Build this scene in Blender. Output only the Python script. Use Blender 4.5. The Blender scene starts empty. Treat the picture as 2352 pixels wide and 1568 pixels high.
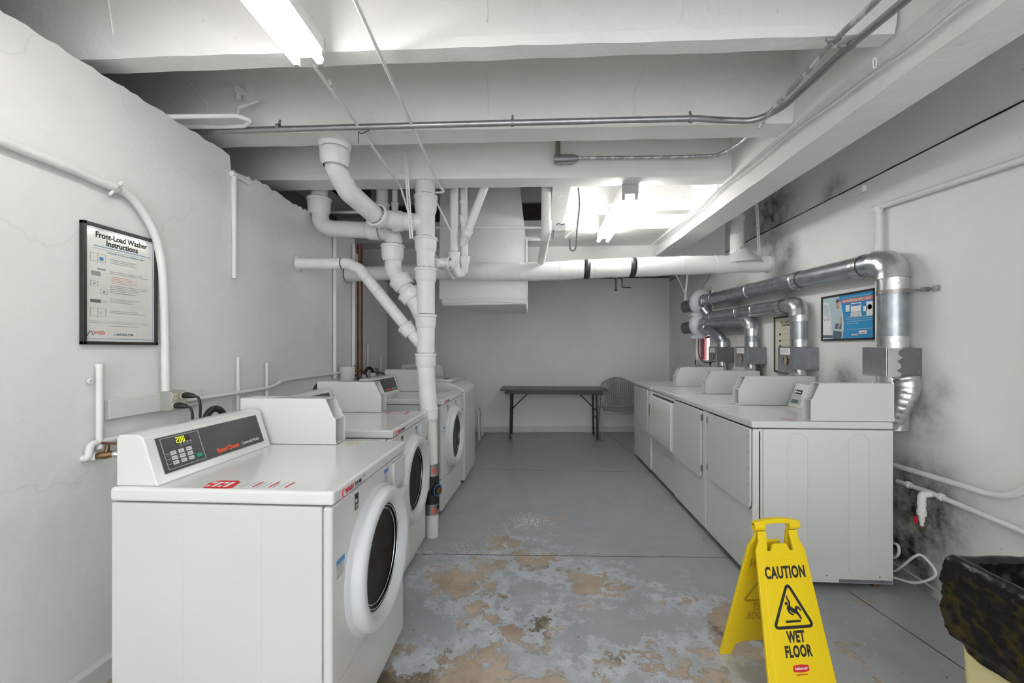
import bpy, bmesh, math, random
from mathutils import Vector, Matrix, noise
random.seed(7)
S = bpy.context.scene
V = Vector
# ------------------------------------------------------------------ camera, world, exposure
F0, CH, TH, HY = 950.0, 1.33, math.radians(3.37), 800.0
cam_d = bpy.data.cameras.new('camera'); cam = bpy.data.objects.new('camera', cam_d); S.collection.objects.link(cam)
cam_d.sensor_width = 36; cam_d.lens = F0 / 2352 * 36; cam_d.shift_y = 16 / 2352; cam_d.clip_start = .02
cam.location = (0, 0, CH); cam.rotation_euler = (math.pi / 2, 0, TH)
S.camera = cam
S.view_settings.view_transform = 'Standard'; S.view_settings.look = 'None'
S.view_settings.gamma = 1; S.view_settings.use_curve_mapping = False
S.view_settings.exposure = 1.70
w = bpy.data.worlds.new('world'); S.world = w; w.use_nodes = True
w.node_tree.nodes['Background'].inputs[0].default_value = (.95, .97, 1, 1)
w.node_tree.nodes['Background'].inputs[1].default_value = 1.05
TUBE = 5.5

# ------------------------------------------------------------------ measured rays (metres)
_F = V((-math.sin(TH), math.cos(TH), 0)); _R = V((math.cos(TH), math.sin(TH), 0)); _C = V((0, 0, CH))
def at(px, py, X=None, Y=None, Z=None):
    d = _F + _R * ((px - 1176) / F0) + V((0, 0, (HY - py) / F0))
    t = X / d.x if X is not None else (Y / d.y if Y is not None else (Z - CH) / d.z)
    return _C + d * t

# ------------------------------------------------------------------ mesh builder
class MB:
    def __init__(s): s.v = []; s.f = []; s.sm = []
    def add(s, vs, fs, sm=False):
        n = len(s.v); s.v += [V(p) for p in vs]; s.f += [[i + n for i in f] for f in fs]; s.sm += [sm] * len(fs); return s
    def box(s, x0, x1, y0, y1, z0, z1):
        return s.add([(x0,y0,z0),(x1,y0,z0),(x1,y1,z0),(x0,y1,z0),(x0,y0,z1),(x1,y0,z1),(x1,y1,z1),(x0,y1,z1)],
                     [(0,3,2,1),(4,5,6,7),(0,1,5,4),(1,2,6,5),(2,3,7,6),(3,0,4,7)])
    def prism(s, pts, ax, a, b):                       # pts 2-D polygon, extruded along axis ax from a to b
        def mk(p, t):
            return {'x': (t, p[0], p[1]), 'y': (p[0], t, p[1]), 'z': (p[0], p[1], t)}[ax]
        n = len(pts)
        return s.add([mk(p, a) for p in pts] + [mk(p, b) for p in pts],
                     [list(range(n))[::-1], list(range(n, 2*n))] + [(i, (i+1) % n, n+(i+1) % n, n+i) for i in range(n)])
    def tube(s, pts, r, n=16, caps=True):
        pts = [V(p) for p in pts]; rs = r if isinstance(r, (list, tuple)) else [r] * len(pts)
        m = len(pts); vs = []; tp = None; up = None
        for i, p in enumerate(pts):
            t = (pts[min(i+1, m-1)] - pts[max(i-1, 0)])
            if t.length < 1e-9: t = tp or V((0,0,1))
            t.normalize()
            if up is None:
                a = V((0,0,1)) if abs(t.z) < .9 else V((1,0,0)); up = (a - t * a.dot(t)).normalized()
            else:
                up = up - t * up.dot(t)
                if up.length < 1e-6: up = t.orthogonal()
                up.normalize()
            sd = t.cross(up)
            for k in range(n):
                c = 2 * math.pi * k / n; vs.append(p + (up * math.cos(c) + sd * math.sin(c)) * rs[i])
            tp = t
        fs = [(i*n+k, i*n+(k+1) % n, (i+1)*n+(k+1) % n, (i+1)*n+k) for i in range(m-1) for k in range(n)]
        s.add(vs, fs, True); b = len(s.v) - len(vs)
        if caps:
            s.f += [[b + k for k in range(n)][::-1], [b + (m-1)*n + k for k in range(n)]]; s.sm += [False, False]
        return s
    def cyl(s, a, b, r, r2=None, n=20): return s.tube([a, b], [r, r if r2 is None else r2], n)
    def lathe(s, prof, o, d, n=48, close=False):       # prof list of (radius, along d)
        d = V(d).normalized(); u = d.orthogonal().normalized(); q = d.cross(u); o = V(o); vs = []
        for (r, h) in prof:
            for k in range(n):
                c = 2*math.pi*k/n; vs.append(o + d*h + (u*math.cos(c) + q*math.sin(c))*r)
        m = len(prof); fs = [(i*n+k, i*n+(k+1) % n, (i+1)*n+(k+1) % n, (i+1)*n+k) for i in range(m-1) for k in range(n)]
        return s.add(vs, fs, True)
    def grid(s, fn, nu, nv, sm=True, wrap=False):
        vs = [fn(i/nu, j/nv) for i in range(nu + (0 if wrap else 1)) for j in range(nv+1)]; W = nu if wrap else nu + 1
        fs = [(i*(nv+1)+j, ((i+1) % W)*(nv+1)+j, ((i+1) % W)*(nv+1)+j+1, i*(nv+1)+j+1) for i in range(nu) for j in range(nv)]
        return s.add(vs, fs, sm)
    def xf(s, M): s.v = [M @ p for p in s.v]; return s
    def build(s, name, mat, parent=None, bevel=0, seg=2, local=False, solid=0, sub=0, wire=0):
        me = bpy.data.meshes.new(name); off = V((0,0,0))
        if not local:
            if parent is not None: off = wloc(parent)
            else:
                lo = V([min(p[k] for p in s.v) for k in range(3)]); hi = V([max(p[k] for p in s.v) for k in range(3)])
                off = V(((lo.x+hi.x)/2, (lo.y+hi.y)/2, lo.z))
        me.from_pydata([p - off for p in s.v], [], s.f); me.update()
        for p, q in zip(me.polygons, s.sm): p.use_smooth = q
        bm = bmesh.new(); bm.from_mesh(me); bmesh.ops.recalc_face_normals(bm, faces=bm.faces); bm.to_mesh(me); bm.free()
        if any(s.sm): me.set_sharp_from_angle(angle=math.radians(42))
        me.materials.append(mat)
        o = bpy.data.objects.new(name, me); S.collection.objects.link(o)
        if parent is not None: o.parent = parent
        elif not local: o.location = off
        if bevel:
            b = o.modifiers.new('bevel', 'BEVEL'); b.width = bevel; b.segments = seg; b.limit_method = 'ANGLE'; b.angle_limit = math.radians(40)
            b.harden_normals = True
            for p in me.polygons: p.use_smooth = True
            if not any(s.sm): me.set_sharp_from_angle(angle=math.radians(80))
        if wire:
            b = o.modifiers.new('wire', 'WIREFRAME'); b.thickness = wire; b.use_replace = True
        if solid:
            b = o.modifiers.new('solid', 'SOLIDIFY'); b.thickness = solid
        if sub:
            b = o.modifiers.new('sub', 'SUBSURF'); b.levels = sub; b.render_levels = sub
        return o
def wloc(o):
    p = V(o.location)
    while o.parent is not None: o = o.parent; p = p + V(o.location)
    return p
def tag(o, label, cat, group=None):
    o['label'] = label; o['category'] = cat
    if group: o['group'] = group
    return o
def thing(name, loc, label, cat, group=None, rz=0):
    o = bpy.data.objects.new(name, None); S.collection.objects.link(o); o.location = loc; o.rotation_euler = (0, 0, rz)
    o.empty_display_size = .05
    return tag(o, label, cat, group)
def structure(o): o['kind'] = 'structure'; return o
def plabel(o, l): o['label'] = l; return o
def fillet(pts, rad, n=7):                              # round the corners of a path
    pts = [V(p) for p in pts]; out = [pts[0]]
    for i in range(1, len(pts)-1):
        a, b, c = pts[i-1], pts[i], pts[i+1]; r = rad[i-1] if isinstance(rad, (list, tuple)) else rad
        u = (a-b).normalized(); q = (c-b).normalized(); ang = u.angle(q)
        if ang > math.pi - .03: out.append(b); continue
        t = min(r / math.tan(ang/2), (a-b).length*.49, (c-b).length*.49)
        p0, p1 = b + u*t, b + q*t
        for k in range(n+1):
            f = k/n; out.append((p0*(1-f)**2) + b*2*f*(1-f) + p1*f*f)
    out.append(pts[-1]); return out
def smooth(pts, n=8):                                   # catmull-rom through points
    pts = [V(p) for p in pts]; P = [pts[0]] + pts + [pts[-1]]; out = []
    for i in range(1, len(P)-2):
        for k in range(n):
            t = k/n; a, b, c, d = P[i-1], P[i], P[i+1], P[i+2]
            out.append(.5*((2*b) + (c-a)*t + (2*a-5*b+4*c-d)*t*t + (3*b-a-3*c+d)*t**3))
    out.append(pts[-1]); return out
def text(name, s, size, mat, parent, o, u, v, sx=1, bold=0, align='LEFT', ext=.0004, local=True, sp=1):
    cu = bpy.data.curves.new(name, 'FONT'); cu.body = s; cu.size = size; cu.offset = bold; cu.align_x = align; cu.extrude = ext; cu.resolution_u = 3; cu.space_character = sp
    t = bpy.data.objects.new(name, cu); S.collection.objects.link(t); bpy.context.view_layer.update()
    me = bpy.data.meshes.new_from_object(t.evaluated_get(bpy.context.evaluated_depsgraph_get()))
    bpy.data.objects.remove(t)
    u = V(u).normalized(); v = V(v).normalized(); n = u.cross(v); o = V(o)
    if not local: o = o - wloc(parent)
    for p in me.vertices: p.co = o + u*p.co.x*sx + v*p.co.y + n*(p.co.z + ext)
    me.materials.clear(); me.materials.append(mat); me.name = name
    ob = bpy.data.objects.new(name, me); S.collection.objects.link(ob); ob.parent = parent
    return ob
def decal(mb, o, u, v, w_, h, t=.0006):                 # thin plate with lower-left corner o
    o, u, v = V(o), V(u).normalized(), V(v).normalized(); n = u.cross(v)*t
    a = [o, o+u*w_, o+u*w_+v*h, o+v*h]
    return mb.add(a + [p+n for p in a], [(3,2,1,0),(4,5,6,7),(0,1,5,4),(1,2,6,5),(2,3,7,6),(3,0,4,7)])

# ------------------------------------------------------------------ materials
def node(nt, t, **k):
    n = nt.nodes.new(t)
    for a, b in k.items():
        if hasattr(n, a): setattr(n, a, b)
        else: n.inputs[a].default_value = b
    return n
def mat(name, col, rough=.5, metal=0, bump=0, scale=40, var=0, vscale=4, coords='Object', emit=None, es=0, dirt=0, dcol=(.05,.045,.04), dscale=9, dthr=.62, trans=0, coat=0, alpha=1):
    m = bpy.data.materials.new(name); m.use_nodes = True; nt = m.node_tree; b = nt.nodes['Principled BSDF']; L = nt.links
    b.inputs['Base Color'].default_value = (*col, 1); b.inputs['Roughness'].default_value = rough; b.inputs['Metallic'].default_value = metal
    if trans: b.inputs['Transmission Weight'].default_value = trans
    if coat: b.inputs['Coat Weight'].default_value = coat; b.inputs['Coat Roughness'].default_value = .08
    if emit: b.inputs['Emission Color'].default_value = (*emit, 1); b.inputs['Emission Strength'].default_value = es
    tc = node(nt, 'ShaderNodeTexCoord'); co = tc.outputs[coords]
    colour = None
    if var:
        n = node(nt, 'ShaderNodeTexNoise', Scale=vscale, Detail=6.0, Roughness=.6); L.new(co, n.inputs['Vector'])
        r = node(nt, 'ShaderNodeMapRange'); r.inputs[1].default_value = .3; r.inputs[2].default_value = .7; r.inputs[3].default_value = 1-var; r.inputs[4].default_value = 1+var*.3
        L.new(n.outputs[0], r.inputs[0])
        mx = node(nt, 'ShaderNodeMix', data_type='RGBA', blend_type='MULTIPLY'); mx.inputs[0].default_value = 1; mx.inputs[6].default_value = (*col, 1)
        L.new(r.outputs[0], mx.inputs[7]); colour = mx.outputs[2]
    if dirt:
        n = node(nt, 'ShaderNodeTexNoise', Scale=dscale, Detail=10.0, Roughness=.7); L.new(co, n.inputs['Vector'])
        r = node(nt, 'ShaderNodeMapRange'); r.inputs[1].default_value = dthr; r.inputs[2].default_value = dthr+.07; r.inputs[3].default_value = 0; r.inputs[4].default_value = dirt
        L.new(n.outputs[0], r.inputs[0])
        mx = node(nt, 'ShaderNodeMix', data_type='RGBA'); L.new(r.outputs[0], mx.inputs[0]); mx.inputs[7].default_value = (*dcol, 1)
        if colour: L.new(colour, mx.inputs[6])
        else: mx.inputs[6].default_value = (*col, 1)
        colour = mx.outputs[2]
    if colour: L.new(colour, b.inputs['Base Color'])
    if bump:
        n = node(nt, 'ShaderNodeTexNoise', Scale=scale, Detail=8.0, Roughness=.6); L.new(co, n.inputs['Vector'])
        bp = node(nt, 'ShaderNodeBump', Strength=bump, Distance=.004); L.new(n.outputs[0], bp.inputs['Height']); L.new(bp.outputs[0], b.inputs['Normal'])
    return m
def wallmat(name, col, stains=(), bump=.5, cracks=0, speck=.35, rough=.55):
    """painted masonry: uneven paint, specks, grime patches at given places (x,y,z,radius,strength)"""
    m = mat(name, col, rough); nt = m.node_tree; L = nt.links; b = nt.nodes['Principled BSDF']
    g = node(nt, 'ShaderNodeNewGeometry'); P = g.outputs['Position']
    n1 = node(nt, 'ShaderNodeTexNoise', Scale=1.6, Detail=8.0, Roughness=.6); L.new(P, n1.inputs['Vector'])
    r1 = node(nt, 'ShaderNodeMapRange'); [setattr(r1.inputs[i], 'default_value', v) for i, v in ((1,.3),(2,.7),(3,.93),(4,1.02))]; L.new(n1.outputs[0], r1.inputs[0])
    mx = node(nt, 'ShaderNodeMix', data_type='RGBA', blend_type='MULTIPLY'); mx.inputs[0].default_value = 1; mx.inputs[6].default_value = (*col, 1); L.new(r1.outputs[0], mx.inputs[7])
    out = mx.outputs[2]
    n2 = node(nt, 'ShaderNodeTexNoise', Scale=26.0, Detail=4.0, Roughness=.6); L.new(P, n2.inputs['Vector'])
    r2 = node(nt, 'ShaderNodeMapRange'); [setattr(r2.inputs[i], 'default_value', v) for i, v in ((1,.70),(2,.76),(3,0),(4,speck))]; L.new(n2.outputs[0], r2.inputs[0])
    m2 = node(nt, 'ShaderNodeMix', data_type='RGBA'); L.new(r2.outputs[0], m2.inputs[0]); L.new(out, m2.inputs[6]); m2.inputs[7].default_value = (.16,.15,.13,1); out = m2.outputs[2]
    if cracks:
        vo = node(nt, 'ShaderNodeTexVoronoi', feature='DISTANCE_TO_EDGE', Scale=.8)
        nn = node(nt, 'ShaderNodeTexNoise', Scale=2.5, Detail=6.0); L.new(P, nn.inputs['Vector'])
        va = node(nt, 'ShaderNodeVectorMath', operation='MULTIPLY_ADD'); L.new(nn.outputs['Color'], va.inputs[0]); va.inputs[1].default_value = (.5,.5,.5); L.new(P, va.inputs[2]); L.new(va.outputs[0], vo.inputs['Vector'])
        rc = node(nt, 'ShaderNodeMapRange'); [setattr(rc.inputs[i], 'default_value', v) for i, v in ((1,.001),(2,.005),(3,cracks),(4,0))]; L.new(vo.outputs[0], rc.inputs[0])
        m3 = node(nt, 'ShaderNodeMix', data_type='RGBA'); L.new(rc.outputs[0], m3.inputs[0]); L.new(out, m3.inputs[6]); m3.inputs[7].default_value = (.35,.33,.3,1); out = m3.outputs[2]
    if stains:
        ns = node(nt, 'ShaderNodeTexNoise', Scale=9.0, Detail=10.0, Roughness=.7); L.new(P, ns.inputs['Vector'])
        acc = None
        for (x, y, z, rad, st) in stains:
            dd = node(nt, 'ShaderNodeVectorMath', operation='DISTANCE'); L.new(P, dd.inputs[0]); dd.inputs[1].default_value = (x, y, z)
            rr = node(nt, 'ShaderNodeMapRange', interpolation_type='SMOOTHSTEP'); [setattr(rr.inputs[i], 'default_value', v) for i, v in ((1,0),(2,rad),(3,st),(4,0))]; L.new(dd.outputs['Value'], rr.inputs[0])
            if acc is None: acc = rr.outputs[0]
            else:
                mm = node(nt, 'ShaderNodeMath', operation='MAXIMUM'); L.new(acc, mm.inputs[0]); L.new(rr.outputs[0], mm.inputs[1]); acc = mm.outputs[0]
        rn = node(nt, 'ShaderNodeMapRange'); [setattr(rn.inputs[i], 'default_value', v) for i, v in ((1,.34),(2,.66),(3,.35),(4,1.5))]; L.new(ns.outputs[0], rn.inputs[0])
        mu = node(nt, 'ShaderNodeMath', operation='MULTIPLY', use_clamp=True); L.new(acc, mu.inputs[0]); L.new(rn.outputs[0], mu.inputs[1])
        m4 = node(nt, 'ShaderNodeMix', data_type='RGBA'); L.new(mu.outputs[0], m4.inputs[0]); L.new(out, m4.inputs[6]); m4.inputs[7].default_value = (.028,.027,.024,1); out = m4.outputs[2]
    L.new(out, b.inputs['Base Color'])
    nb = node(nt, 'ShaderNodeTexNoise', Scale=5.0, Detail=12.0, Roughness=.62); L.new(P, nb.inputs['Vector'])
    bp = node(nt, 'ShaderNodeBump', Strength=bump, Distance=.012); nf = node(nt, 'ShaderNodeTexNoise', Scale=42.0, Detail=5.0, Roughness=.55); L.new(P, nf.inputs['Vector'])
    mh = node(nt, 'ShaderNodeMath', operation='MULTIPLY_ADD'); L.new(nf.outputs[0], mh.inputs[0]); mh.inputs[1].default_value = .10; L.new(nb.outputs[0], mh.inputs[2])
    L.new(mh.outputs[0], bp.inputs['Height']); L.new(bp.outputs[0], b.inputs['Normal'])
    return m
WHITE = (.72, .725, .71)
M_wl = wallmat('wall_paint_left', (.775,.775,.76), [(-1.73,3.66,2.03,.13,.8)], .5, .12, .12)
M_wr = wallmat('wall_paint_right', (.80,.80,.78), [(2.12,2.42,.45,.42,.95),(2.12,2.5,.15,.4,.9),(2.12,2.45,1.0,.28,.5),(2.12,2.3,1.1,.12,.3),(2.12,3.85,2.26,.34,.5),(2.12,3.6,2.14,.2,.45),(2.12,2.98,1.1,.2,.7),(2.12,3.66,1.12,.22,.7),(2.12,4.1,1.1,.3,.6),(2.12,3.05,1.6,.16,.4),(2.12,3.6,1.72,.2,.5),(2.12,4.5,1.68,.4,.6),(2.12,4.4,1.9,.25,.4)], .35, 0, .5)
M_wru = wallmat('wall_paint_header', (.72,.72,.70), [(2.12,3.9,2.55,.6,.75),(2.12,3.1,2.45,.2,.5)], .4, 0, 1.0)
M_wb = wallmat('wall_paint_back', (.80,.81,.80), [], .15, 0, .12)
M_ce = wallmat('ceiling_paint', (.84,.84,.815), [], .8, 0, .35)
M_ceD = wallmat('ceiling_paint_grimy', (.70,.70,.68), [(1.9,4.6,2.5,.9,.7)], .6, 0, 1.0)
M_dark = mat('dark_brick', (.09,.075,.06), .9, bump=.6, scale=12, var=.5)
M_base = mat('baseboard_paint', (.62,.625,.61), .5, bump=.3, var=.1)
M_pipe = mat('pipe_white_paint', (.78,.785,.765), .42, bump=.35, scale=30, var=.07, vscale=6, dirt=.35, dcol=(.2,.18,.15), dscale=7, dthr=.67)
M_pipeD = mat('pipe_grimy_paint', (.62,.62,.60), .5, bump=.5, scale=30, var=.2, vscale=6, dirt=.8, dcol=(.06,.055,.05), dscale=8, dthr=.58)
M_wrap = mat('pipe_canvas_wrap', (.78,.785,.765), .6, bump=.9, scale=16, var=.06, dirt=.4, dcol=(.2,.19,.17), dscale=6, dthr=.64)
M_en = mat('white_enamel', (.70,.705,.70), .22, var=.02, vscale=3, coat=.4)
M_en2 = mat('white_enamel_side', (.62,.625,.615), .32, var=.04, vscale=2, bump=.03, scale=60)
M_enD = mat('dryer_enamel', (.72,.725,.71), .30, var=.03, vscale=2, coat=.2)
M_coin = mat('coin_box_enamel', (.66,.665,.65), .4, bump=.12, scale=120, dirt=.25, dcol=(.3,.28,.26), dscale=5, dthr=.72)
M_ring = mat('door_plastic', (.62,.64,.66), .35, var=.02)
M_gls = mat('door_glass', (.006,.006,.007), .10)
M_gls.node_tree.nodes['Principled BSDF'].inputs['Specular IOR Level'].default_value = .10
M_chr = mat('chrome', (.75,.75,.76), .18, 1)
M_gap = mat('shadow_gap_rubber', (.03,.03,.03), .8)
M_pan = mat('console_graphite', (.055,.057,.062), .38)
M_key = mat('key_grey', (.62,.63,.64), .4)
M_grn = mat('key_green', (.0,.33,.17), .4)
M_led = mat('display_digits', (.6,.8,0), .5, emit=(.70,.80,.0), es=.35)
M_red = mat('print_red', (.62,.02,.03), .5)
M_org = mat('print_orange_red', (.85,.10,.035), .45)
M_blk = mat('print_black', (.02,.02,.022), .5)
M_wht = mat('print_white', (.8,.81,.8), .5)
M_blu = mat('print_blue', (.05,.22,.5), .5)
M_gry = mat('print_grey', (.30,.31,.33), .6)
M_lgr = mat('print_pale_grey', (.56,.57,.57), .6)
M_galv = mat('galvanised_duct', (.44,.47,.50), .33, .85, bump=.12, scale=9, var=.3, vscale=14)
M_galvL = mat('galvanised_elbow', (.60,.62,.63), .28, .9, bump=.1, scale=9, var=.2, vscale=10)
M_box = mat('galvanised_box', (.33,.35,.37), .45, .6, var=.25, vscale=7)
M_boxD = mat('grey_sheet_metal', (.17,.175,.18), .5, .3, var=.1)
M_foil = mat('foil_tape', (.72,.73,.75), .22, 1, bump=1.0, scale=22, var=.1)
M_emt = mat('steel_conduit', (.42,.43,.44), .36, .85, var=.2, vscale=20)
M_emtw = mat('paint_splashed_conduit', (.40,.41,.43), .45, .7, dirt=.9, dcol=(.75,.75,.73), dscale=16, dthr=.5)
M_seam = mat('joint_dark_ring', (.12,.11,.10), .8, dirt=1, dcol=(.7,.7,.68), dscale=30, dthr=.5)  # dark, pale-flecked ring at the hub joints
M_cast = mat('cast_fitting', (.33,.335,.34), .45, .7)
M_cop = mat('copper_old', (.22,.085,.055), .45, .5, var=.4, vscale=20)
M_brass = mat('old_brass', (.22,.14,.07), .4, .8, var=.3)
M_rub = mat('black_rubber', (.015,.015,.016), .45)
M_band = mat('steel_band', (.35,.34,.33), .4, .9)
M_fan = mat('fan_plastic', (.62,.64,.68), .4)
M_blkp = mat('black_paint', (.022,.02,.02), .35)
M_top = mat('table_laminate', (.075,.065,.06), .35, var=.1)
M_chair = mat('chair_steel', (.36,.37,.39), .35, .6)
M_cream = mat('bin_cream', (.70,.66,.38), .45, var=.05)
M_bag = mat('black_bag_plastic', (.010,.010,.011), .20, bump=.5, scale=30)
M_bag.node_tree.nodes['Principled BSDF'].inputs['Specular IOR Level'].default_value = .28
M_yel = mat('sign_yellow', (.82,.60,.008), .42, bump=.05, scale=60, dirt=.55, dcol=(.25,.17,.02), dscale=6, dthr=.66)
M_yelD = mat('sign_show_through', (.50,.34,.01), .5)
M_fix = mat('fixture_enamel', (.80,.80,.78), .35)
M_tubeR = mat('lamp_tube_boosted', (1,1,1), .5, emit=(1.0,.99,.97), es=11.0)  # rear lamp tubes set stronger to brighten the back of the room
M_fixD = mat('fixture_end_plate', (.45,.45,.43), .5, var=.1)
M_tube = mat('lamp_tube', (1,1,1), .5, emit=(1.0,.985,.95), es=TUBE)
M_ivory = mat('ivory_plastic', (.62,.58,.42), .4)
M_valve = mat('valve_red', (.5,.01,.02), .4)
M_tape = mat('black_tape', (.03,.03,.032), .4)
M_wood = mat('painted_board', (.70,.70,.68), .55, bump=.6, scale=18, dirt=.4, dcol=(.25,.24,.22), dscale=12, dthr=.68)
M_paper = mat('poster_paper', (.70,.71,.66), .25, coat=.6)
M_paper2 = mat('poster_cream', (.68,.64,.52), .3, coat=.4)
M_skyb = mat('poster_sky_blue', (.03,.30,.62), .25, coat=.6)
M_pale = mat('poster_pale_blue', (.50,.62,.66), .25, coat=.6)
M_slate = mat('poster_slate', (.10,.15,.20), .3)
M_skin = mat('poster_skin', (.50,.36,.30), .35)
M_pink = mat('print_pink_red', (.62,.17,.17), .4)
M_curt = mat('red_brown_frame', (.42,.17,.15), .6)
M_glass = mat('window_daylight_glow', (.95,.80,.85), .2, trans=.0, emit=(1.0,.80,.88), es=.75)  # pane emits pink in place of daylight from outside
M_lint = mat('lint', (.30,.25,.17), .9)
M_hole = mat('dark_opening', (.02,.02,.02), .9)

# floor: grey paint worn through to brown concrete
def floor_mat():
    m = bpy.data.materials.new('worn_floor_paint'); m.use_nodes = True; nt = m.node_tree; L = nt.links; b = nt.nodes['Principled BSDF']
    g = node(nt, 'ShaderNodeNewGeometry'); P = g.outputs['Position']; sp = node(nt, 'ShaderNodeSeparateXYZ'); L.new(P, sp.inputs[0]); X, Y = sp.outputs[0], sp.outputs[1]
    def mr(src, a, b_, c, d, clamp=True, sm=False):
        r = node(nt, 'ShaderNodeMapRange', clamp=clamp)
        if sm: r.interpolation_type = 'SMOOTHSTEP'
        for i, v in ((1,a),(2,b_),(3,c),(4,d)): r.inputs[i].default_value = v
        L.new(src, r.inputs[0]); return r.outputs[0]
    def op(k, a, c, cl=False):
        q = node(nt, 'ShaderNodeMath', operation=k, use_clamp=cl)
        for i, v in ((0, a), (1, c)):
            if hasattr(v, 'links') or hasattr(v, 'is_linked'): L.new(v, q.inputs[i])
            else: q.inputs[i].default_value = v
        return q.outputs[0]
    def noi(scale, det=10, rough=.62, dist=0.0):
        q = node(nt, 'ShaderNodeTexNoise', Scale=scale, Detail=float(det), Roughness=rough, Distortion=dist); L.new(P, q.inputs['Vector']); return q.outputs[0]
    def mixc(f, a, c):
        q = node(nt, 'ShaderNodeMix', data_type='RGBA'); L.new(f, q.inputs[0])
        for i, v in ((6, a), (7, c)):
            if isinstance(v, tuple): q.inputs[i].default_value = (*v, 1)
            else: L.new(v, q.inputs[i])
        return q.outputs[2]
    def blob(x, y, r, s):
        d = node(nt, 'ShaderNodeVectorMath', operation='DISTANCE'); L.new(P, d.inputs[0]); d.inputs[1].default_value = (x, y, 0)
        return mr(d.outputs['Value'], 0, r, s, 0, sm=True)
    # wear: strongest this side of the joint at y=2.66, thinning out behind it
    yb = mr(Y, 1.2, 2.62, .095, .050); yc = mr(Y, 2.62, 4.6, 0, -.135, sm=False); ycut = mr(Y, 2.60, 2.78, 0, -.035)
    xb = mr(X, .6, 1.25, 0, -.075)
    bias = op('ADD', op('ADD', yb, op('ADD', yc, ycut)), xb)
    for bl in ((-.3,1.45,.6,.09),(1.0,2.02,.34,.10),(-.35,2.40,.35,.05),(.5,1.5,.35,-.07),(-.58,2.0,.25,-.05),(.45,2.1,.35,-.04),(1.05,1.58,.18,.10),(-.05,3.15,.55,.035),(-.1,2.72,.6,.03),(-.2,3.9,.4,.03),(.25,1.95,.3,-.03)):
        bias = op('ADD', bias, blob(*bl))
    n = noi(2.4, 15, .60); n2 = noi(8.5, 14, .72); fine = noi(26, 8, .7)
    f = op('ADD', op('ADD', op('MULTIPLY', n, .55), op('MULTIPLY', n2, .45)), op('ADD', bias, op('MULTIPLY', op('SUBTRACT', fine, .5), .10)))
    worn = mr(f, .590, .600, 0, 1); primer = mr(op('ADD', f, op('MULTIPLY', bias, .9)), .575, .60, 0, 1)
    pn = noi(7, 10, .7); paint = mixc(mr(pn, .3, .7, 0, 1), (.29,.30,.315), (.36,.37,.385))
    paint = mixc(mr(noi(1.3, 5), .35, .7, 0, .5), paint, (.40,.415,.435))
    prim = mixc(mr(noi(9, 10, .75), .42, .62, 0, 1), (.44,.47,.515), (.56,.59,.635))
    pm = op('MULTIPLY', primer, mr(noi(6.5, 12, .72), .42, .56, .25, .95))
    col = mixc(pm, paint, prim)
    bt = mixc(mr(noi(4, 8), .38, .62, 0, 1), (.34,.27,.195), (.48,.395,.305))
    dk = op('ADD', op('ADD', noi(3.1, 12, .7), blob(-.55,1.62,.3,.22)), op('ADD', blob(-.02,2.0,.22,.13), op('ADD', blob(1.0,1.95,.25,.08), blob(.05,1.85,.15,.12))))
    bt = mixc(mr(dk, .56, .68, 0, .85), bt, (.075,.058,.035))
    col = mixc(op('MULTIPLY', worn, mr(noi(48, 6, .7), .36, .46, .55, 1)), col, bt)
    # crumbs of pale paint behind the joint
    fl = op('ADD', noi(60, 3, .5), op('ADD', blob(-.05,3.2,.3,.20), blob(-.5,2.75,.25,.12)))
    col = mixc(mr(fl, .70, .715, 0, .9), col, (.68,.69,.68))
    spk = noi(34, 2, .5); col = mixc(mr(spk, .74, .76, 0, .8), col, (.03,.03,.03))
    # joints
    def line(expr, w_): return mr(op('ABSOLUTE', expr, 0), w_*.5, w_, 1, 0)
    wob = op('MULTIPLY', op('SUBTRACT', noi(6, 5), .5), .02)
    l1 = line(op('ADD', op('SUBTRACT', Y, op('ADD', op('MULTIPLY', X, .035), 2.664)), wob), .005)
    l2 = line(op('ADD', op('SUBTRACT', Y, 4.53), wob), .006)
    l3 = line(op('SUBTRACT', X, op('ADD', op('MULTIPLY', Y, -.083), 1.655)), .006)
    l3 = op('MULTIPLY', l3, mr(Y, 4.4, 4.5, 0, 1))
    l4 = op('MULTIPLY', line(op('ADD', X, .80), .006), mr(Y, 4.4, 4.5, 0, 1))
    l5 = op('MULTIPLY', line(op('SUBTRACT', X, op('ADD', op('MULTIPLY', Y, -.115), 1.982)), .005), mr(Y, 2.4, 2.35, 0, 1))
    ls = op('MAXIMUM', op('MAXIMUM', l1, l2), op('MAXIMUM', l3, op('MAXIMUM', l4, l5)))
    col = mixc(ls, col, (.035,.033,.03))
    # pale scuffed strip along the dryers
    L.new(col, b.inputs['Base Color'])
    L.new(mixc(worn, (.34,.34,.34), (.6,.6,.6)), b.inputs['Roughness'])
    bp = node(nt, 'ShaderNodeBump', Strength=.6, Distance=.003); L.new(op('SUBTRACT', op('MULTIPLY', fine, .3), worn), bp.inputs['Height']); L.new(bp.outputs[0], b.inputs['Normal'])
    return m
M_floor = floor_mat()

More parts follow.
